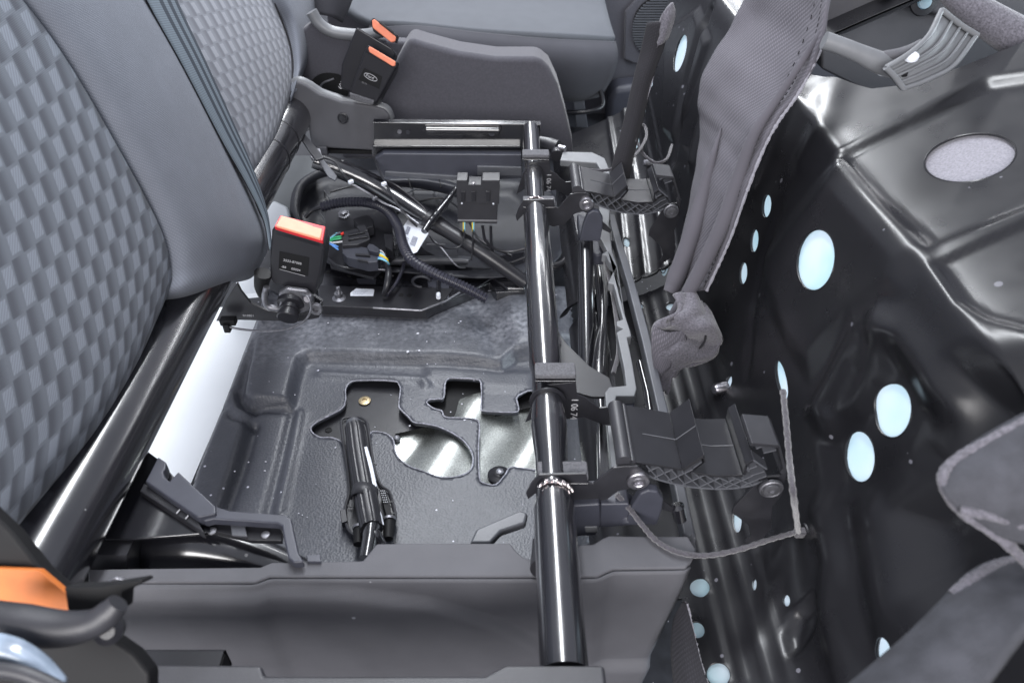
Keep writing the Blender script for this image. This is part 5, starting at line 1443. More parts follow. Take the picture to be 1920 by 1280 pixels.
# ================================================================== seat cover cloth in the near right corner
cc = thing("cover_cloth", at(1850, 1100, z=.45), "out of focus grey seat cover cloth with fuzzy hems in the lower right corner", "cushion cover")
def C_(u, v, t):  # t: distance along the view ray
    return Vector((0, 0, CAMZ)) + ray(u, v) * t
rows = [[C_(1772, 880, .42), C_(1800, 855, .42), C_(1860, 815, .42), C_(1960, 760, .42), C_(2060, 700, .42)],
        [C_(1768, 920, .41), C_(1815, 905, .405), C_(1880, 890, .40), C_(1960, 850, .40), C_(2060, 820, .40)],
        [C_(1800, 950, .41), C_(1840, 955, .405), C_(1890, 965, .40), C_(1960, 960, .40), C_(2060, 950, .40)],
        [C_(1830, 975, .42), C_(1865, 990, .41), C_(1900, 1005, .41), C_(1960, 1020, .41), C_(2060, 1040, .41)]]
loft("cloth_fold", rows, M['cloth_corner'], cc, nu=6, nv=6, thick=.004)
sweep("fuzzy_hem", [C_(1960, 770, .415), C_(1850, 828, .415), C_(1785, 868, .415), C_(1768, 905, .41), C_(1800, 955, .41), C_(1850, 990, .41), C_(1890, 1020, .41), C_(1930, 1060, .41)], .0030, M['fleece'], cc, seg=12, smooth=8, rfun=lambda i: random.uniform(.85, 1.15))
sweep("fuzzy_hem", [C_(1800, 955, .405), C_(1860, 968, .40), C_(1920, 985, .40), C_(1990, 1010, .40)], .0026, M['fleece'], cc, seg=12, smooth=8, rfun=lambda i: random.uniform(.85, 1.15))
rows = [[C_(1560, 1330, .40), C_(1700, 1210, .41), C_(1770, 1140, .42), C_(1830, 1080, .43), C_(1900, 1055, .44), C_(1990, 1050, .45)],
        [C_(1640, 1340, .37), C_(1760, 1230, .385), C_(1830, 1160, .395), C_(1880, 1110, .405), C_(1940, 1080, .42), C_(2020, 1070, .43)],
        [C_(1760, 1400, .35), C_(1860, 1280, .365), C_(1920, 1200, .37), C_(1980, 1140, .38), C_(2030, 1110, .40), C_(2100, 1100, .41)]]
loft("cloth_lap", rows, M['cloth_corner'], cc, nu=6, nv=8, thick=.005)
sweep("fuzzy_hem", [C_(1790, 1118, .42), C_(1830, 1085, .42), C_(1880, 1062, .43), C_(1940, 1052, .44)], .0045, M['fleece'], cc, seg=12, smooth=8, rfun=lambda i: random.uniform(.85, 1.15))
# strip of cover at the near cover's right edge
cs = thing("cover_strip", at(1290, 1220, z=.1), "dark grey cloth strip with a pale frayed edge, hanging beside the near side cover", "fabric strip")
rows = [[at(1278, 1128, z=.205), at(1284, 1128, z=.205), at(1288, 1132, z=.205)], [at(1264, 1170, z=.19), at(1284, 1180, z=.195), at(1300, 1185, z=.195)], [at(1262, 1230, z=.18), at(1290, 1240, z=.19), at(1314, 1245, z=.19)], [at(1270, 1310, z=.17), at(1300, 1310, z=.185), at(1332, 1300, z=.185)]]
loft("strip_cloth", rows, M['cloth_dark'], cs, nu=6, nv=8, thick=.003)
sweep("frayed_seam", [r_[-1] for r_ in rows], .0016, M['pile'], cs, seg=6, smooth=16, rfun=lambda i: random.uniform(.6, 1.3))
sweep("fold_seam", [r_[1] + Vector((0, 0, .001)) for r_ in rows], .0014, M['cloth_flap'], cs, seg=6, smooth=8)

# ================================================================== inside the seat box: cover, module, harness
bc = thing("moulded_cover", at(740, 400, z=.05), "large dark moulded plastic cover with thin ribs behind the cables in the seat box", "plastic cover")
yq = 1.20
plate("rear_panel", ats([(718, 288), (978, 290), (978, 335), (900, 338), (893, 334), (880, 338), (720, 330), (700, 300)], y=far_y - .015), (0, .02, 0), M['bluegrey'], bc, .002)
plate("panel_lip", ats([(722, 322), (893, 333), (893, 338), (880, 340), (722, 331)], y=far_y - .020), (0, .006, 0), M['trim_mid'], bc, .001)
plate("panel_step", ats([(895, 312), (978, 314), (978, 330), (895, 330)], y=far_y - .022), (0, .006, 0), M['trim_mid'], bc, .001)
zb = 0.06
O = smoothpoly([(556, 420), (556, 370), (580, 335), (640, 322), (760, 318), (900, 320), (1000, 330), (1060, 400), (1050, 480), (990, 510), (900, 520), (760, 510), (640, 500), (580, 470)], 4)
O2 = [(p.x, p.y) for p in ats(O, z=zb)]
def cov_h(V):
    h = plateau(V, [(p.x, p.y) for p in ats(O, z=zb)], .05, .035) * 0 + zb
    h = h + plateau(V, [(p.x, p.y) for p in ats(smoothpoly([(590, 440), (585, 380), (620, 345), (760, 340), (900, 345), (985, 360), (1000, 470), (900, 500), (700, 490), (620, 470)], 3), z=zb)], .03, -.02)
    return h
sheet("cover_sheet", O2, [], .012, lambda V: np.c_[V[:, 0], V[:, 1], cov_h(V)], M['pocket'], bc, thick=.003)
def rib(pts, z=.05, r=.0016, m='trim_mid', name="cover_rib", par=None):
    return sweep(name, ats(pts, z=z), r, M[m], par or bc, seg=6, smooth=0)
for pts in ([(580, 347), (600, 347), (622, 378)], [(600, 347), (612, 330)], [(764, 333), (776, 356), (812, 357), (824, 336)], [(812, 357), (826, 378)], [(776, 356), (764, 362)], [(600, 400), (620, 428)], [(716, 420), (745, 418)], [(800, 458), (835, 458)]):
    rib(pts)
rows = [ats([(722, 334), (790, 333), (850, 345), (858, 352)], z=.085), ats([(722, 340), (790, 340), (850, 352), (860, 360)], z=.095), ats([(740, 348), (790, 352), (845, 364), (860, 372)], z=.075)]
loft("pale_rim", rows, M['bluegrey'], bc, nu=6, nv=5, thick=.003)
for u in (766, 823):
    rib([(u, 335), (u + 4, 352)], .097, .0014, 'black')
loft("lower_rim", [ats([(725, 484), (800, 482), (860, 482), (885, 484)], z=.06), ats([(725, 488), (800, 487), (860, 488), (880, 490)], z=.066), ats([(725, 494), (800, 494), (860, 494), (875, 494)], z=.055)], M['trim_mid'], bc, nu=5, nv=5, thick=.003)
for (a, b_) in (((832, 462), (858, 488)), ((735, 465), (748, 488))):
    obox("rim_tab", at(a[0], a[1], z=.062), at(b_[0], a[1], z=.062) - at(a[0], a[1], z=.062), at(a[0], b_[1], z=.062) - at(a[0], a[1], z=.062), (0, 0, .004), M['pocket'], bc, .001)
sweep("wheel_arch_hoop", ats([(560, 420), (553, 390), (562, 352), (590, 330), (620, 320)], z=.10), .010, M['pocket'], bc, seg=16, smooth=6)
sweep("rubber_hoop", ats([(1010, 490), (1035, 500), (1058, 490), (1072, 460), (1070, 420), (1052, 392)], z=.10), .0075, M['shiny_plastic'], bc, seg=14, smooth=8)
sweep("lower_bead", ats([(885, 515), (930, 505), (980, 512), (1010, 520)], z=.03), .0025, M['dull_steel'], bc, seg=8, smooth=6)
# pillar sill behind the big tube
si = plate("door_sill", ats([(505, 395), (512, 330), (540, 290), (590, 290), (600, 320), (560, 345), (553, 390), (560, 430), (520, 420)], z=.10), (0, 0, -.02), M['sill'], None, .006)
tag(si, "grey painted metal sill behind the far end of the big tube", "sill")
ws = plate("white_sill", ats([(495, 395), (512, 372), (540, 385), (555, 440), (500, 440)], z=.12), (0, 0, -.02), M['white'], None, .008)
tag(ws, "pale painted metal beside the near belt buckle, below the big tube", "sill")
wb_ = plate("white_strip", ats([(440, 520), (490, 512), (492, 548), (450, 552)], z=.05), (0, 0, -.01), M['white'], None, 0)
tag(wb_, "small white patch of floor seen between the bolster and the swing arm", "floor patch")

# cross member plate in front of the mat with stud, labels and fixings
cm = thing("cross_member", at(700, 560, z=.04), "black painted cross member along the mat's far edge, with studs, a white label and holes", "cross member")
zc = .045
plate("member_top", ats([(585, 420), (740, 415), (800, 470), (860, 500), (985, 505), (985, 545), (930, 548), (918, 530), (846, 560), (800, 580), (600, 572), (590, 500)], z=zc), (0, 0, -.03), M['tube'], cm, .002)
plate("member_face", ats([(598, 535), (740, 537), (850, 540), (835, 560), (798, 581), (600, 573)], z=zc + .004), (0, 0, -.02), M['satin'], cm, .0012)
sweep("member_edge", ats([(700, 577), (790, 582), (835, 565), (862, 548)], z=zc + .006), .0018, M['dull_steel'], cm, seg=6, smooth=0)
lathe("flange_nut", at(636, 560, z=zc + .003), (0, 0, 1), [(0, .0125), (.002, .0125), (.005, .008), (.0055, .0072), (.013, .0072), (.0135, .005)], M['dull_steel'], cm, seg=6 * 4)
lathe("threaded_stud", at(636, 552, z=zc + .014), (0, 0, 1), [(0, .0034), (.004, .0042), (.006, .0032), (.008, .0042), (.010, .0032), (.012, .0040), (.016, .003)], M['dull_steel'], cm, seg=12)
wlb = plate("white_label", ats([(657, 555), (657, 549), (668, 541), (700, 542), (702, 544), (700, 555)], z=zc + .0052), (0, 0, .0005), M['label'], cm, .0002)
for k in range(4):
    obox("label_line", at(662, 545.5 + k * 2.2, z=zc + .0060), at(690 - k * 3, 545.5 + k * 2.2, z=zc + .0060) - at(662, 545.5 + k * 2.2, z=zc + .0060), (0, .0005, 0), (0, 0, .0002), M['ink'], wlb, 0)
plate("grey_window", ats([(668, 522), (706, 523), (704, 533), (672, 532)], z=zc + .0005), (0, 0, .0006), M['bluegrey'], cm, .0004)
for u, v in ((614, 486), (632, 492), (690, 511), (715, 518), (615, 510), (655, 516), (752, 553), (767, 554)):
    lathe("stamped_hole", at(u, v, z=zc + (.0045 if v > 535 else .0004)), (0, 0, 1), [(0, .0048), (.0006, .0046), (.0007, .001)], M['black'], cm, seg=14)
text("stamped_number", "WV51", at(637, 500, z=zc + .0006), (0, 1, 0), (-1, 0, 0), .010, M['dim_print'], cm)
text("stamped_number", "8 K 1", at(652, 505, z=zc + .0006), (0, 1, 0), (-1, 0, 0), .010, M['dim_print'], cm)
sweep("pipe_end", ats([(822, 520), (822, 550)], z=.055), .0035, M['tube'], cm, seg=14, smooth=0)
sweep("pipe_end_collar", ats([(822, 551), (822, 558)], z=.055), .0042, M['label'], cm, seg=14, smooth=0)
sweep("pipe_ring", [at(790, 528, z=.06) + Vector((.016 * math.cos(t), .0, .012 * math.sin(t))) for t in [k * math.pi / 8 for k in range(13)]], .003, M['pocket'], cm, seg=8, smooth=3)
plate("grey_inlay", ats([(800, 510), (842, 512), (842, 560), (806, 566)], z=zc + .0012), (0, 0, .001), M['bluegrey'], cm, .0005)
for u, v in ((846, 520), (875, 550), (895, 555), (868, 546), (915, 546)):
    obox("weld_tick", at(u, v, z=.05), (.006, .001, 0), (0, .0015, 0), (0, 0, .001), M['dull_steel'], cm, .0003)
plate("side_gusset", ats([(925, 480), (985, 470), (985, 540), (950, 540), (918, 515)], z=.052), (0, 0, -.01), M['tube'], cm, .004)

# control module
md = thing("control_module", at(895, 380, y=1.17), "black box-shaped control module with a smoky lid and thin cables below", "control module")
ym = 1.165
plate("module_body", ats([(857, 355), (934, 357), (932, 420), (858, 418)], y=ym), (0, .035, .0), M['plastic'], md, .0015)
mlid = plate("module_lid", ats([(856, 338), (876, 338), (878, 346), (902, 346), (904, 338), (937, 338), (936, 383), (856, 380)], y=ym - .002), (0, .03, 0), M['plastic'], md, .001)
plate("module_base_edge", ats([(858, 412), (933, 413), (933, 416), (858, 415)], y=ym - .002), (0, .002, 0), M['dim_print'], md, .0005)
for u in (868, 888, 915):
    obox("module_latch", at(u - 4, 359, y=ym - .005), at(u + 4, 359, y=ym - .005) - at(u - 4, 359, y=ym - .005), (0, .004, 0), at(u - 4, 378, y=ym - .005) - at(u - 4, 359, y=ym - .005), M['satin'], mlid, .0006)
lathe("module_screw", at(888, 344, y=ym - .004), (0, -1, .2), [(0, .003), (.002, .003), (.003, .001)], M['steel'], md, seg=12)
for u, v in ((866, 381), (925, 382)):
    lathe("module_pin", at(u, v, y=ym - .003), (0, -1, 0), [(0, .0017), (.001, .0015)], M['label'], md, seg=8)
for i, (u, pts) in enumerate(((870, [(870, 420), (870, 445), (862, 462), (840, 466), (815, 455), (805, 442)]), (887, [(887, 420), (886, 460), (884, 488)]))):
    c = thing("module_cable", at(u, 420, y=ym), ("thin black cable curling left below the control module from a yellow and blue wire pair", "thin black cable hanging straight down from the control module's right yellow and blue wires")[i], "cable", "cables under the control module")
    for k, w in enumerate(('w_yellow', 'w_cyan')):
        sweep("wire_core", [at(u - 1.3 + 2.6 * k, 417, y=ym - .001), at(u - 1.0 + 2.0 * k, 434, y=ym - .001)], .0011, M[w], c, seg=6, smooth=0)
    sweep("cable_sheath", [at(a, b_ + 10, y=ym - .001) if j == 0 else at(a, b_, y=ym - .001 - .01 * j) for j, (a, b_) in enumerate(pts)], .0014, M['rubber'], c, seg=8, smooth=8)
for i, pts in enumerate(([(905, 424), (910, 450), (928, 466), (955, 472), (985, 466)], [(920, 424), (922, 462), (930, 486), (950, 494), (985, 482)])):
    o = sweep("module_cable", [at(a, b_, y=ym) for a, b_ in pts], .0028, M['rubber'], None, seg=10, smooth=8)
    tag(o, ("upper thick dark cable looping from the control module towards the front tube", "lower thick dark cable looping from the control module towards the front tube")[i], "cable", "cables under the control module")

# corrugated conduit
def conduit(name, pts, r, pitch, label, mat='conduit', cat="conduit"):
    P = resample(catmull(pts, 12), pitch / 4)
    pat = (1.0, 1.0, .84, .84)
    o = sweep(name, P, r, M[mat], None, seg=16, smooth=0, rfun=lambda i: pat[i % 4], angle=25)
    return tag(o, label, cat)
zz = lambda u, v, z: at(u, v, z=z)
conduit("corrugated_conduit", [zz(604, 388, .13), zz(640, 380, .14), zz(690, 380, .145), zz(724, 394, .145), zz(746, 425, .14), zz(756, 460, .135), zz(775, 490, .13), zz(820, 515, .115), zz(870, 538, .095), zz(912, 560, .075)], .0098, .0062, "thick corrugated black conduit arching over the connectors and down to the mat's far edge")
sweep_o = sweep("cable_tail", [zz(572, 408, .11), zz(585, 395, .12), zz(604, 388, .13)], .0040, M['rubber'], None, seg=10, smooth=8)
tag(sweep_o, "slim black cable tail leading into the left end of the corrugated conduit", "cable")
conduit("corrugated_conduit", [zz(725, 553, .06), zz(740, 535, .065), zz(752, 512, .07), zz(758, 492, .07)], .0034, .0038, "thin corrugated black tube rising beside the taped harness to the thick conduit")
tag(sweep("taped_harness", [zz(722, 492, .10), zz(728, 505, .095), zz(728, 520, .09), zz(724, 540, .075), zz(720, 552, .06)], [.0058, .0058, .0062, .0055, .0045], M['satin'], None, seg=12, smooth=6), "grey taped harness curving down from the coloured wires to the cross member", "harness")
wr = thing("wire_bundle", zz(715, 485, .11), "bundle of white, yellow and blue wires leaving the lower connector", "wire bundle")
for k, (w, dv) in enumerate((('w_white', 0), ('w_grey', 2), ('w_cyan', 4), ('w_white', 6), ('w_yellow', 9), ('w_blue', 12), ('w_yellow', 7), ('w_cyan', 14))):
    sweep("wire_core", [zz(704, 472 + dv, .115), zz(714, 470 + dv * 1.1, .118), zz(722 + k * .6, 480 + dv * .8, .112), zz(727 + (k % 4), 496, .10)], .0013, M[w], wr, seg=6, smooth=8)
wr2 = thing("wire_bundle", zz(625, 445, .12), "short bundle of green, blue and white wires between the near buckle and the upper connector", "wire bundle")
for k, (w, pts) in enumerate((('w_grey', [(613, 452), (624, 442), (638, 436)]), ('w_green', [(614, 453), (626, 446), (640, 443)]), ('w_green', [(614, 453), (628, 449), (640, 447)]), ('w_white', [(613, 454), (626, 455), (642, 453)]), ('w_blue', [(618, 456), (626, 462), (634, 468)]), ('w_blue', [(616, 456), (628, 460), (634, 463)]), ('w_cyan', [(612, 451), (620, 446), (632, 437)]))):
    sweep("wire_core", [zz(a, b_, .125) for a, b_ in pts], .0016, M[w], wr2, seg=6, smooth=8)
cn = thing("wire_connector", zz(670, 440, .12), "upper black plug connector with a tiny red lock, behind the near buckle", "connector", "plug connectors in the seat box")
def slab(name, px, z, th, mat, par, bev=.0012): return plate(name, ats(px, z=z), (0, 0, -th), M[mat], par, bev)
slab("connector_body", [(640, 436), (668, 428), (690, 432), (694, 448), (672, 458), (642, 460)], .125, .02, 'plastic', cn)
slab("connector_ridge", [(652, 437), (684, 432), (685, 435), (653, 441)], .129, .004, 'satin', cn, .0006)
slab("connector_ridge", [(652, 446), (690, 441), (690, 443), (653, 449)], .129, .004, 'satin', cn, .0006)
slab("connector_hood", [(668, 424), (684, 420), (690, 432), (676, 434)], .128, .012, 'plastic', cn)
slab("red_lock", [(638, 437), (644, 434), (645, 437), (641, 440)], .130, .003, 'w_red', cn, .0006)
cn2 = thing("wire_connector", zz(680, 475, .11), "lower slate plug connector feeding the white and yellow wires, behind the near buckle", "connector", "plug connectors in the seat box")
slab("connector_body", [(642, 462), (664, 460), (700, 466), (712, 474), (708, 490), (690, 492), (650, 482), (642, 474)], .118, .02, 'bluegrey', cn2)
slab("connector_ridge", [(666, 474), (694, 476), (694, 479), (666, 477)], .1225, .005, 'satin', cn2, .0006)
slab("connector_ridge", [(670, 484), (690, 488), (690, 491), (670, 487)], .1225, .005, 'satin', cn2, .0006)
slab("connector_latch", [(688, 462), (692, 456), (700, 458), (712, 466), (710, 474), (692, 470)], .126, .008, 'bluegrey', cn2)
bx = thing("module_bracket", zz(690, 430, .10), "dark steel bracket with a large bolt, under the corrugated conduit behind the connectors", "bracket")
slab("bracket_plate", [(610, 395), (720, 392), (735, 420), (740, 480), (720, 500), (700, 520), (620, 500), (610, 450)], .085, .006, 'satin', bx)
lathe("hex_bolt", zz(645, 403, .09), (0, -.3, 1), [(0, .0125), (.003, .0125), (.004, .0085), (.010, .0080), (.011, .005)], M['dull_steel'], bx, seg=6)
slab("bracket_box", [(662, 410), (688, 402), (700, 412), (700, 424), (676, 430)], .11, .02, 'plastic', bx)
sweep("bracket_frame", ats([(709, 495), (709, 505), (722, 506)], z=.10), .0015, M['steel'], bx, seg=6, smooth=0)
slab("bracket_side", [(720, 438), (738, 440), (736, 470), (722, 462)], .12, .02, 'satin', bx)
# white paper tag with print
tg = thing("paper_tag", zz(780, 440, .14), "white paper label with grey bar codes hanging under the diagonal brace tube", "label")
T0, T1, T2, T3 = [(764, 411), (803, 428), (776, 474), (757, 452)]
tgp = ats([(767, 408), (800, 420), (803, 438), (782, 472), (775, 475), (768, 470), (757, 448), (754, 428)], z=.135)
tsh = plate("tag_sheet", tgp, (0, 0, -.0008), M['label'], tg, .0002)
def tpt(a, b_):   # tag coordinates
    o = at(764, 418, z=.1362); ex = at(796, 430, z=.1362) - o; ey = at(755, 440, z=.1362) - o
    return o + ex * a + ey * b_
for k in range(8):
    a0 = .05 + k * .028
    obox("print_bar", tpt(a0, .25), tpt(a0 + .012 + .008 * (k % 3), .25) - tpt(a0, .25), tpt(a0, .85) - tpt(a0, .25), (0, 0, .0002), M['ink'], tsh, 0)
for k in range(5):
    obox("print_bar", tpt(.55 + k * .06, .8), tpt(.58 + k * .06, .8) - tpt(.55 + k * .06, .8), tpt(.55 + k * .06, 1.5) - tpt(.55 + k * .06, .8), (0, 0, .0002), M['ink'], tsh, 0)
for k in range(5):
    obox("print_bar", tpt(.1, 1.1 + k * .14), tpt(.4, 1.1 + k * .14) - tpt(.1, 1.1 + k * .14), tpt(.1, 1.14 + k * .14) - tpt(.1, 1.1 + k * .14), (0, 0, .0002), M['ink'], tsh, 0)
# taped dark harness crossing to the module
tag(sweep("taped_harness", [zz(795, 434, .16), zz(806, 418, .165), zz(822, 398, .17), zz(842, 372, .185), zz(856, 352, .20)], [.0058, .0072, .0075, .0065, .005], M['tube'], None, seg=12, smooth=8, rfun=lambda i: 1 + .06 * math.sin(i * 1.9)), "black spiral taped harness running up to the control module", "harness")
# thin strap cables with white clips on the brace tube
def thin(pts, label, r=.0018, m='rubber'):
    return tag(sweep("thin_cable", [at(u, v, z=z) for u, v, z in pts], r, M[m], None, seg=8, smooth=8), label, "cable", "thin cables over the brace tube")
thin([(585, 300, .26), (605, 296, .262), (628, 304, .258), (640, 322, .25), (656, 340, .235)], "thin cable from the far bracket to the upper left white clip", .0022)
thin([(660, 345, .235), (690, 362, .22), (718, 380, .20), (750, 395, .19), (785, 420, .175)], "thin cable from the upper left white clip along the brace tube's lower side", .0020, 'dull_steel')
thin([(702, 296, .25), (710, 318, .245), (722, 342, .235), (740, 375, .22), (762, 405, .20), (782, 425, .18)], "thin cable crossing over the brace tube through the middle white clip", .0022)
thin([(724, 338, .235), (750, 352, .22), (790, 385, .195), (800, 398, .185)], "thin cable along the upper side of the brace tube", .0016)
thin([(600, 470, .10), (640, 500, .095), (690, 498, .09), (735, 470, .10), (760, 440, .11)], "dark cable looping low behind the lower connector", .0026)
thin([(745, 400, .11), (780, 380, .10), (830, 372, .10), (870, 400, .09), (900, 450, .08), (960, 480, .07)], "dark cable sagging behind the control module", .0024)
thin([(620, 360, .10), (660, 350, .10), (700, 352, .10), (740, 370, .10)], "short dark cable lying above the corrugated conduit", .0022)
thin([(805, 445, .13), (825, 462, .12), (850, 492, .10), (862, 501, .09), (872, 502, .08)], "thin cable slanting down right of the paper tag", .0014, 'dull_steel')
thin([(600, 556, .055), (880, 545, .052), (900, 536, .052), (930, 520, .055), (985, 521, .055)][1:], "thin dark cable skirting the far edge of the mat", .0014)
for u, v, z, l in ((658, 341, .24, "white clip at the upper left of the brace tube"), (720, 345, .24, "white clip on the middle of the brace tube"), (703, 372, .215, "grey clip on the lower cable beside the brace tube")):
    o = box("cable_clip", at(u, v, z=z), (.009, .006, .006), M['label'] if l[0] == 'w' else M['dull_steel'], None, (0, 0, .8), .0012)
    tag(o, l, "clip", "clips on the thin cables")
eb = thing("end_bracket", at(580, 270, z=.28), "black stamped bracket and crumpled tab hanging at the far end of the big tube", "bracket")
plate("bracket_arm", ats([(556, 248), (566, 244), (600, 285), (606, 296), (592, 300), (580, 284)], z=.285), (0, 0, -.004), M['satin'], eb, .001)
plate("bracket_tab", ats([(596, 300), (606, 298), (632, 330), (628, 338), (616, 332)], z=.262), (0, 0, -.003), M['trim_mid'], eb, .0008)
plate("bracket_foil", ats([(584, 278), (600, 278), (604, 292), (588, 300), (582, 294)], z=.282), (0, 0, -.004), M['dull_steel'], eb, .001)

# right of the channel: grommet cylinder
gp = thing("rubber_grommet", at(1035, 280, z=.29), "slate rubber grommet with a short pin, beside the top of the front tube", "grommet")
sweep("grommet_body", [at(1012, 268, z=.285), at(1030, 272, z=.285), at(1046, 276, z=.285)], [.012, .013, .012], M['rubber'], gp, seg=20, smooth=4)
sweep("grommet_neck", [at(1042, 276, z=.28), at(1044, 292, z=.28)], .010, M['rubber'], gp, seg=20, smooth=0)
sweep("grommet_pin", [at(1048, 277, z=.288), at(1060, 280, z=.288)], .0055, M['steel'], gp, seg=16, smooth=0)

# ================================================================== floor tool in its holder
tl_ = thing("telescopic_strut", at(690, 900, z=.03), "fluted black rod with bright slots lying in a plastic holder on the floor mat", "support rod")
def T(u, v, z=.030): return at(u, v, z=z)
hold = [(640, 795), (646, 787), (672, 785), (686, 792), (690, 802), (694, 830), (702, 880), (714, 912), (730, 924), (738, 950), (742, 970), (738, 984), (726, 990), (724, 1010), (690, 1016), (684, 1006), (662, 1004), (650, 985), (648, 955), (655, 925), (652, 880), (644, 830)]
hp_ = [T(u, v, .014) for u, v in hold]
htr = plate("holder_tray", hp_, (0, 0, -.010), M['satin'], tl_, .002, 3)
sweep("holder_wall", [p + Vector((0, 0, .004)) for p in hp_] + [hp_[0] + Vector((0, 0, .004))], .0022, M['plastic'], tl_, seg=8, smooth=3)
rod = [T(664, 800, .034), T(667, 812, .034), T(672, 850, .034), T(682, 910, .036), T(692, 965, .040), T(697, 992, .046)]
sweep("rod_cap", [T(663, 792, .034), T(665, 808, .034)], [.0115, .0135], M['trim_mid'], tl_, seg=24, smooth=0)
fl_prof = []
for k in range(60):
    t = 2 * math.pi * k / 60; q = 1 - .07 * (1 if (k % 6) in (0, 1) else 0)
    fl_prof.append((math.cos(t) * q, math.sin(t) * q))
sweep("rod_body", rod, [.0145, .0155, .0158, .0160, .0160, .0150], M['satin'], tl_, smooth=6, prof=fl_prof, angle=30)
dd = (rod[3] - rod[2]).normalized()
for pts in ([(685, 838), (694, 870), (703, 912)], [(705, 948), (711, 965), (716, 984)]):
    c = [T(u, v, .0455) for u, v in pts]
    sweep("bright_slot", c, [.0030, .0032, .0030], M['label'], tl_, seg=10, smooth=6, prof=[(-1, -.3), (-.7, .25), (.7, .25), (1, -.3)])
for pts in ([(681, 836), (690, 870), (699, 914)],):
    sweep("slot_shade", [T(u, v, .0448) for u, v in pts], .0030, M['black'], tl_, seg=8, smooth=4, prof=[(-1, -.3), (-.7, .25), (.7, .25), (1, -.3)])
for k, (u0, v0, u1, v1) in enumerate(((660, 842, 682, 915), (665, 842, 687, 915))):
    sweep("flute_line", [T(u0, v0, .044), T(u1, v1, .045)], .0010, M['black'], tl_, seg=6, smooth=0)
c0_ = T(684, 925, .036)
e1 = Vector((math.cos(.18), -math.sin(.18) * .3, 0)).normalized()
arc = []
for k in range(13):
    t = math.pi * k / 12
    arc.append(c0_ + Vector((-1, .1, 0)) * math.cos(t) * .0185 + Vector((0, 0, 1)) * (math.sin(t) * .0175) + Vector((0, -.004, 0)))
V = []
for p in arc: V += [p + Vector((0, -.008, 0)), p + Vector((0, .011, 0))]
o = build("retaining_clip", V, [[2 * i, 2 * i + 1, 2 * i + 3, 2 * i + 2] for i in range(12)], M['plastic'], tl_, angle=0)
s = o.modifiers.new("solid", 'SOLIDIFY'); s.thickness = .0028; s.offset = 1
sweep("rod_tail", [T(697, 985, .046), T(704, 1002, .044), T(716, 1020, .036), T(728, 1040, .03)], [.0075, .008, .0065, .0055], M['tube'], tl_, seg=16, smooth=6)
sweep("rod_tail_dark", [T(697, 985, .046), T(694, 1010, .042), T(688, 1045, .036)], [.012, .0105, .010], M['tube'], tl_, seg=16, smooth=6)
for u, v, u2, v2 in ((674, 990, 672, 1020), (730, 975, 728, 1010)):
    sweep("holder_foot", [T(u, v, .03), T(u2, v2, .028)], [.0085, .0065], M['black'], tl_, seg=16, smooth=0)
    sweep("foot_ring", [T(u, v - 2, .031), T(u, v + 2, .031)], [.0095, .009], M['dull_steel'], tl_, seg=16, smooth=0)
for i in range(6):
    for j in range(3):
        o = box("grip_stud", T(714 + j * 3.4 + i * 1.1, 920 + i * 4.2, .034), (.0016, .0016, .0016), M['print'], tl_, (0, 0, .7), .0003)
slab("grip_pad", [(711, 917), (723, 917), (731, 945), (734, 965), (724, 966), (718, 945)], .0325, .012, 'black', tl_)
slab("holder_lug", [(637, 955), (648, 953), (652, 976), (640, 980)], .022, .012, 'plastic', tl_)
for pts in ([(700, 868), (706, 871)], [(704, 892), (709, 893)], [(728, 942), (738, 940)], [(731, 962), (742, 962)], [(652, 948), (660, 950)]):
    sweep("holder_rib", [T(u, v, .019) for u, v in pts], .0012, M['plastic'], htr, seg=6, smooth=0)

# ================================================================== near left: plastic bracket frame on the foot plate
pf = thing("bracket_frame", at(420, 970, z=.28), "charcoal plastic guide frame with a notched block, between the big tube and the near cover", "guide frame")
zf = .278
blk = [(272, 902), (296, 855), (312, 866), (310, 878), (306, 884), (309, 894), (318, 901), (334, 883), (350, 898), (404, 948), (405, 962), (376, 968), (368, 968)]
plate("notched_block", ats(blk, z=zf), (0, 0, -.014), M['bluegrey'], pf, .0018, 3)
plate("block_ramp", ats([(270, 905), (368, 970), (382, 996), (374, 993), (262, 920)], z=zf - .008), (0, 0, -.012), M['satin'], pf, .001)
for pts in ([(331, 962), (337, 955)], [(348, 972), (353, 966)]):
    sweep("ramp_tick", ats(pts, z=zf - .006), .0007, M['print'], pf, seg=5, smooth=0)
fr_px = [(368, 952), (405, 948), (430, 956), (536, 964), (546, 972), (552, 1000), (560, 1035), (570, 1052), (550, 1054), (540, 1045), (532, 1010), (528, 985), (520, 980), (460, 976), (400, 972), (384, 976), (376, 972)]
plate("frame_bar", ats(fr_px, z=zf - .004), (0, 0, -.010), M['bluegrey'], pf, .002, 3)
plate("frame_inner", ats([(380, 974), (526, 984), (530, 1000), (528, 1013), (470, 1012), (380, 990)], z=zf - .018), (0, 0, -.006), M['shiny_plastic'], pf, .001)
plate("frame_tab", ats([(433, 985), (460, 985), (465, 1008), (436, 1006)], z=zf - .0175), (0, 0, .003), M['trim_mid'], pf, .0008)
plate("frame_tab", ats([(574, 1040), (600, 1038), (602, 1052), (576, 1052)], z=zf - .012), (0, 0, -.004), M['bluegrey'], pf, .0008)
for u, v in ((398, 995), (498, 1002)):
    lathe("frame_rivet", at(u, v, z=zf - .0175), (0, 0, 1), [(0, .0045), (.001, .004), (.0015, .0015)], M['dull_steel'], pf, seg=12)

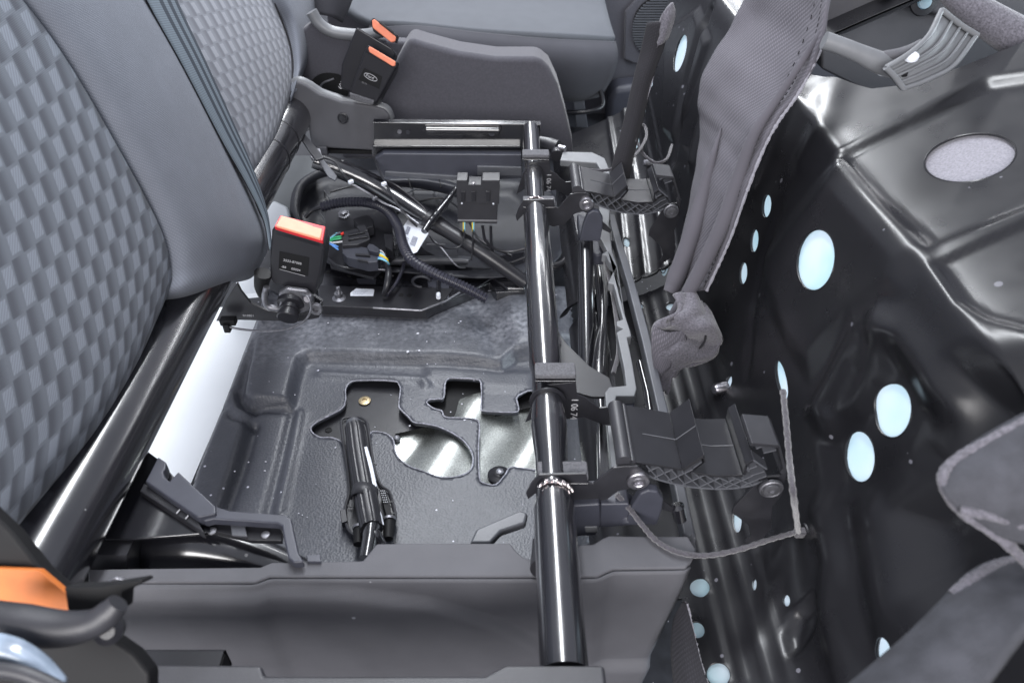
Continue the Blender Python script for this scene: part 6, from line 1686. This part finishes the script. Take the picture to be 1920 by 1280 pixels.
# ================================================================== blurred lever and recliner cover in the lower left corner
lv_ = thing("recliner_cover", C_(80, 1100, .42), "black recliner cover with an orange sticker, blurred in the lower left corner", "recliner cover")
plate("cover_plate", [C_(u, v, .47) for u, v in ((-80, 900), (20, 995), (75, 1065), (130, 1115), (160, 1138), (170, 1150), (150, 1160), (60, 1150), (-80, 1140))], (.0, .01, -.01), M['black'], lv_, .003, 3)
plate("orange_sticker", [C_(u, v, .462) for u, v in ((-60, 1062), (72, 1068), (122, 1110), (158, 1145), (110, 1146), (20, 1136), (-60, 1100))], (.0, .004, -.004), M['sticker'], lv_, .0005)
plate("orange_foot", [C_(u, v, .46) for u, v in ((120, 1188), (176, 1192), (182, 1208), (150, 1204))], (.0, .004, -.004), M['sticker'], lv_, .0005)
sweep("recliner_lever", [C_(-60, 1160, .42), C_(40, 1172, .42), (C_(120, 1178, .42)), C_(175, 1168, .42), C_(205, 1148, .42), C_(222, 1130, .42)], [.012, .012, .010, .008, .0075, .006], M['plastic'], lv_, seg=20, smooth=6)
plate("lever_web", [C_(u, v, .44) for u, v in ((120, 1100), (190, 1098), (265, 1086), (268, 1092), (230, 1110), (228, 1140), (200, 1160), (130, 1165))], (.0, .01, -.01), M['black'], lv_, .003, 3)
plate("lever_skirt", [C_(u, v, .45) for u, v in ((-60, 1175), (130, 1185), (200, 1190), (250, 1225), (280, 1262), (280, 1330), (-60, 1330))], (.0, .01, -.01), M['black'], lv_, .003, 3)
lathe("lever_knob", C_(205, 1180, .43), (.3, -.6, .7), [(-.006, .008), (.004, .008), (.007, .004)], M['rubber'], lv_, seg=20)
plate("bright_blade", [C_(u, v, .455) for u, v in ((185, 1098), (215, 1082), (232, 1086), (262, 1088), (240, 1096), (205, 1102))], (.0, .003, -.003), M['steel'], lv_, .0008)
bj = thing("pale_bag", C_(50, 1240, .36), "small glossy pale blue-white rounded shape in the very corner at lower left", "plastic bag")
bagm = new_mat("pale_glossy_bag", (0.33, 0.40, 0.50), 0.18, coat=.5, vary=.5, vscale=25)
loft("bag_skin", [[C_(-60, 1186, .40), C_(10, 1196, .40), C_(50, 1212, .40), C_(85, 1240, .40), C_(118, 1278, .40)], [C_(-60, 1215, .392), C_(0, 1222, .392), C_(40, 1236, .392), C_(80, 1262, .392), C_(112, 1300, .392)], [C_(-60, 1232, .405), C_(0, 1238, .405), C_(40, 1252, .405), C_(72, 1276, .405), C_(100, 1330, .405)]], bagm, bj, nu=6, nv=6, thick=.003)
sweep("bag_rim", [C_(-60, 1252, .385), C_(10, 1256, .385), C_(60, 1268, .385), C_(130, 1300, .385)], .004, M['plastic'], bj, seg=12, smooth=6)
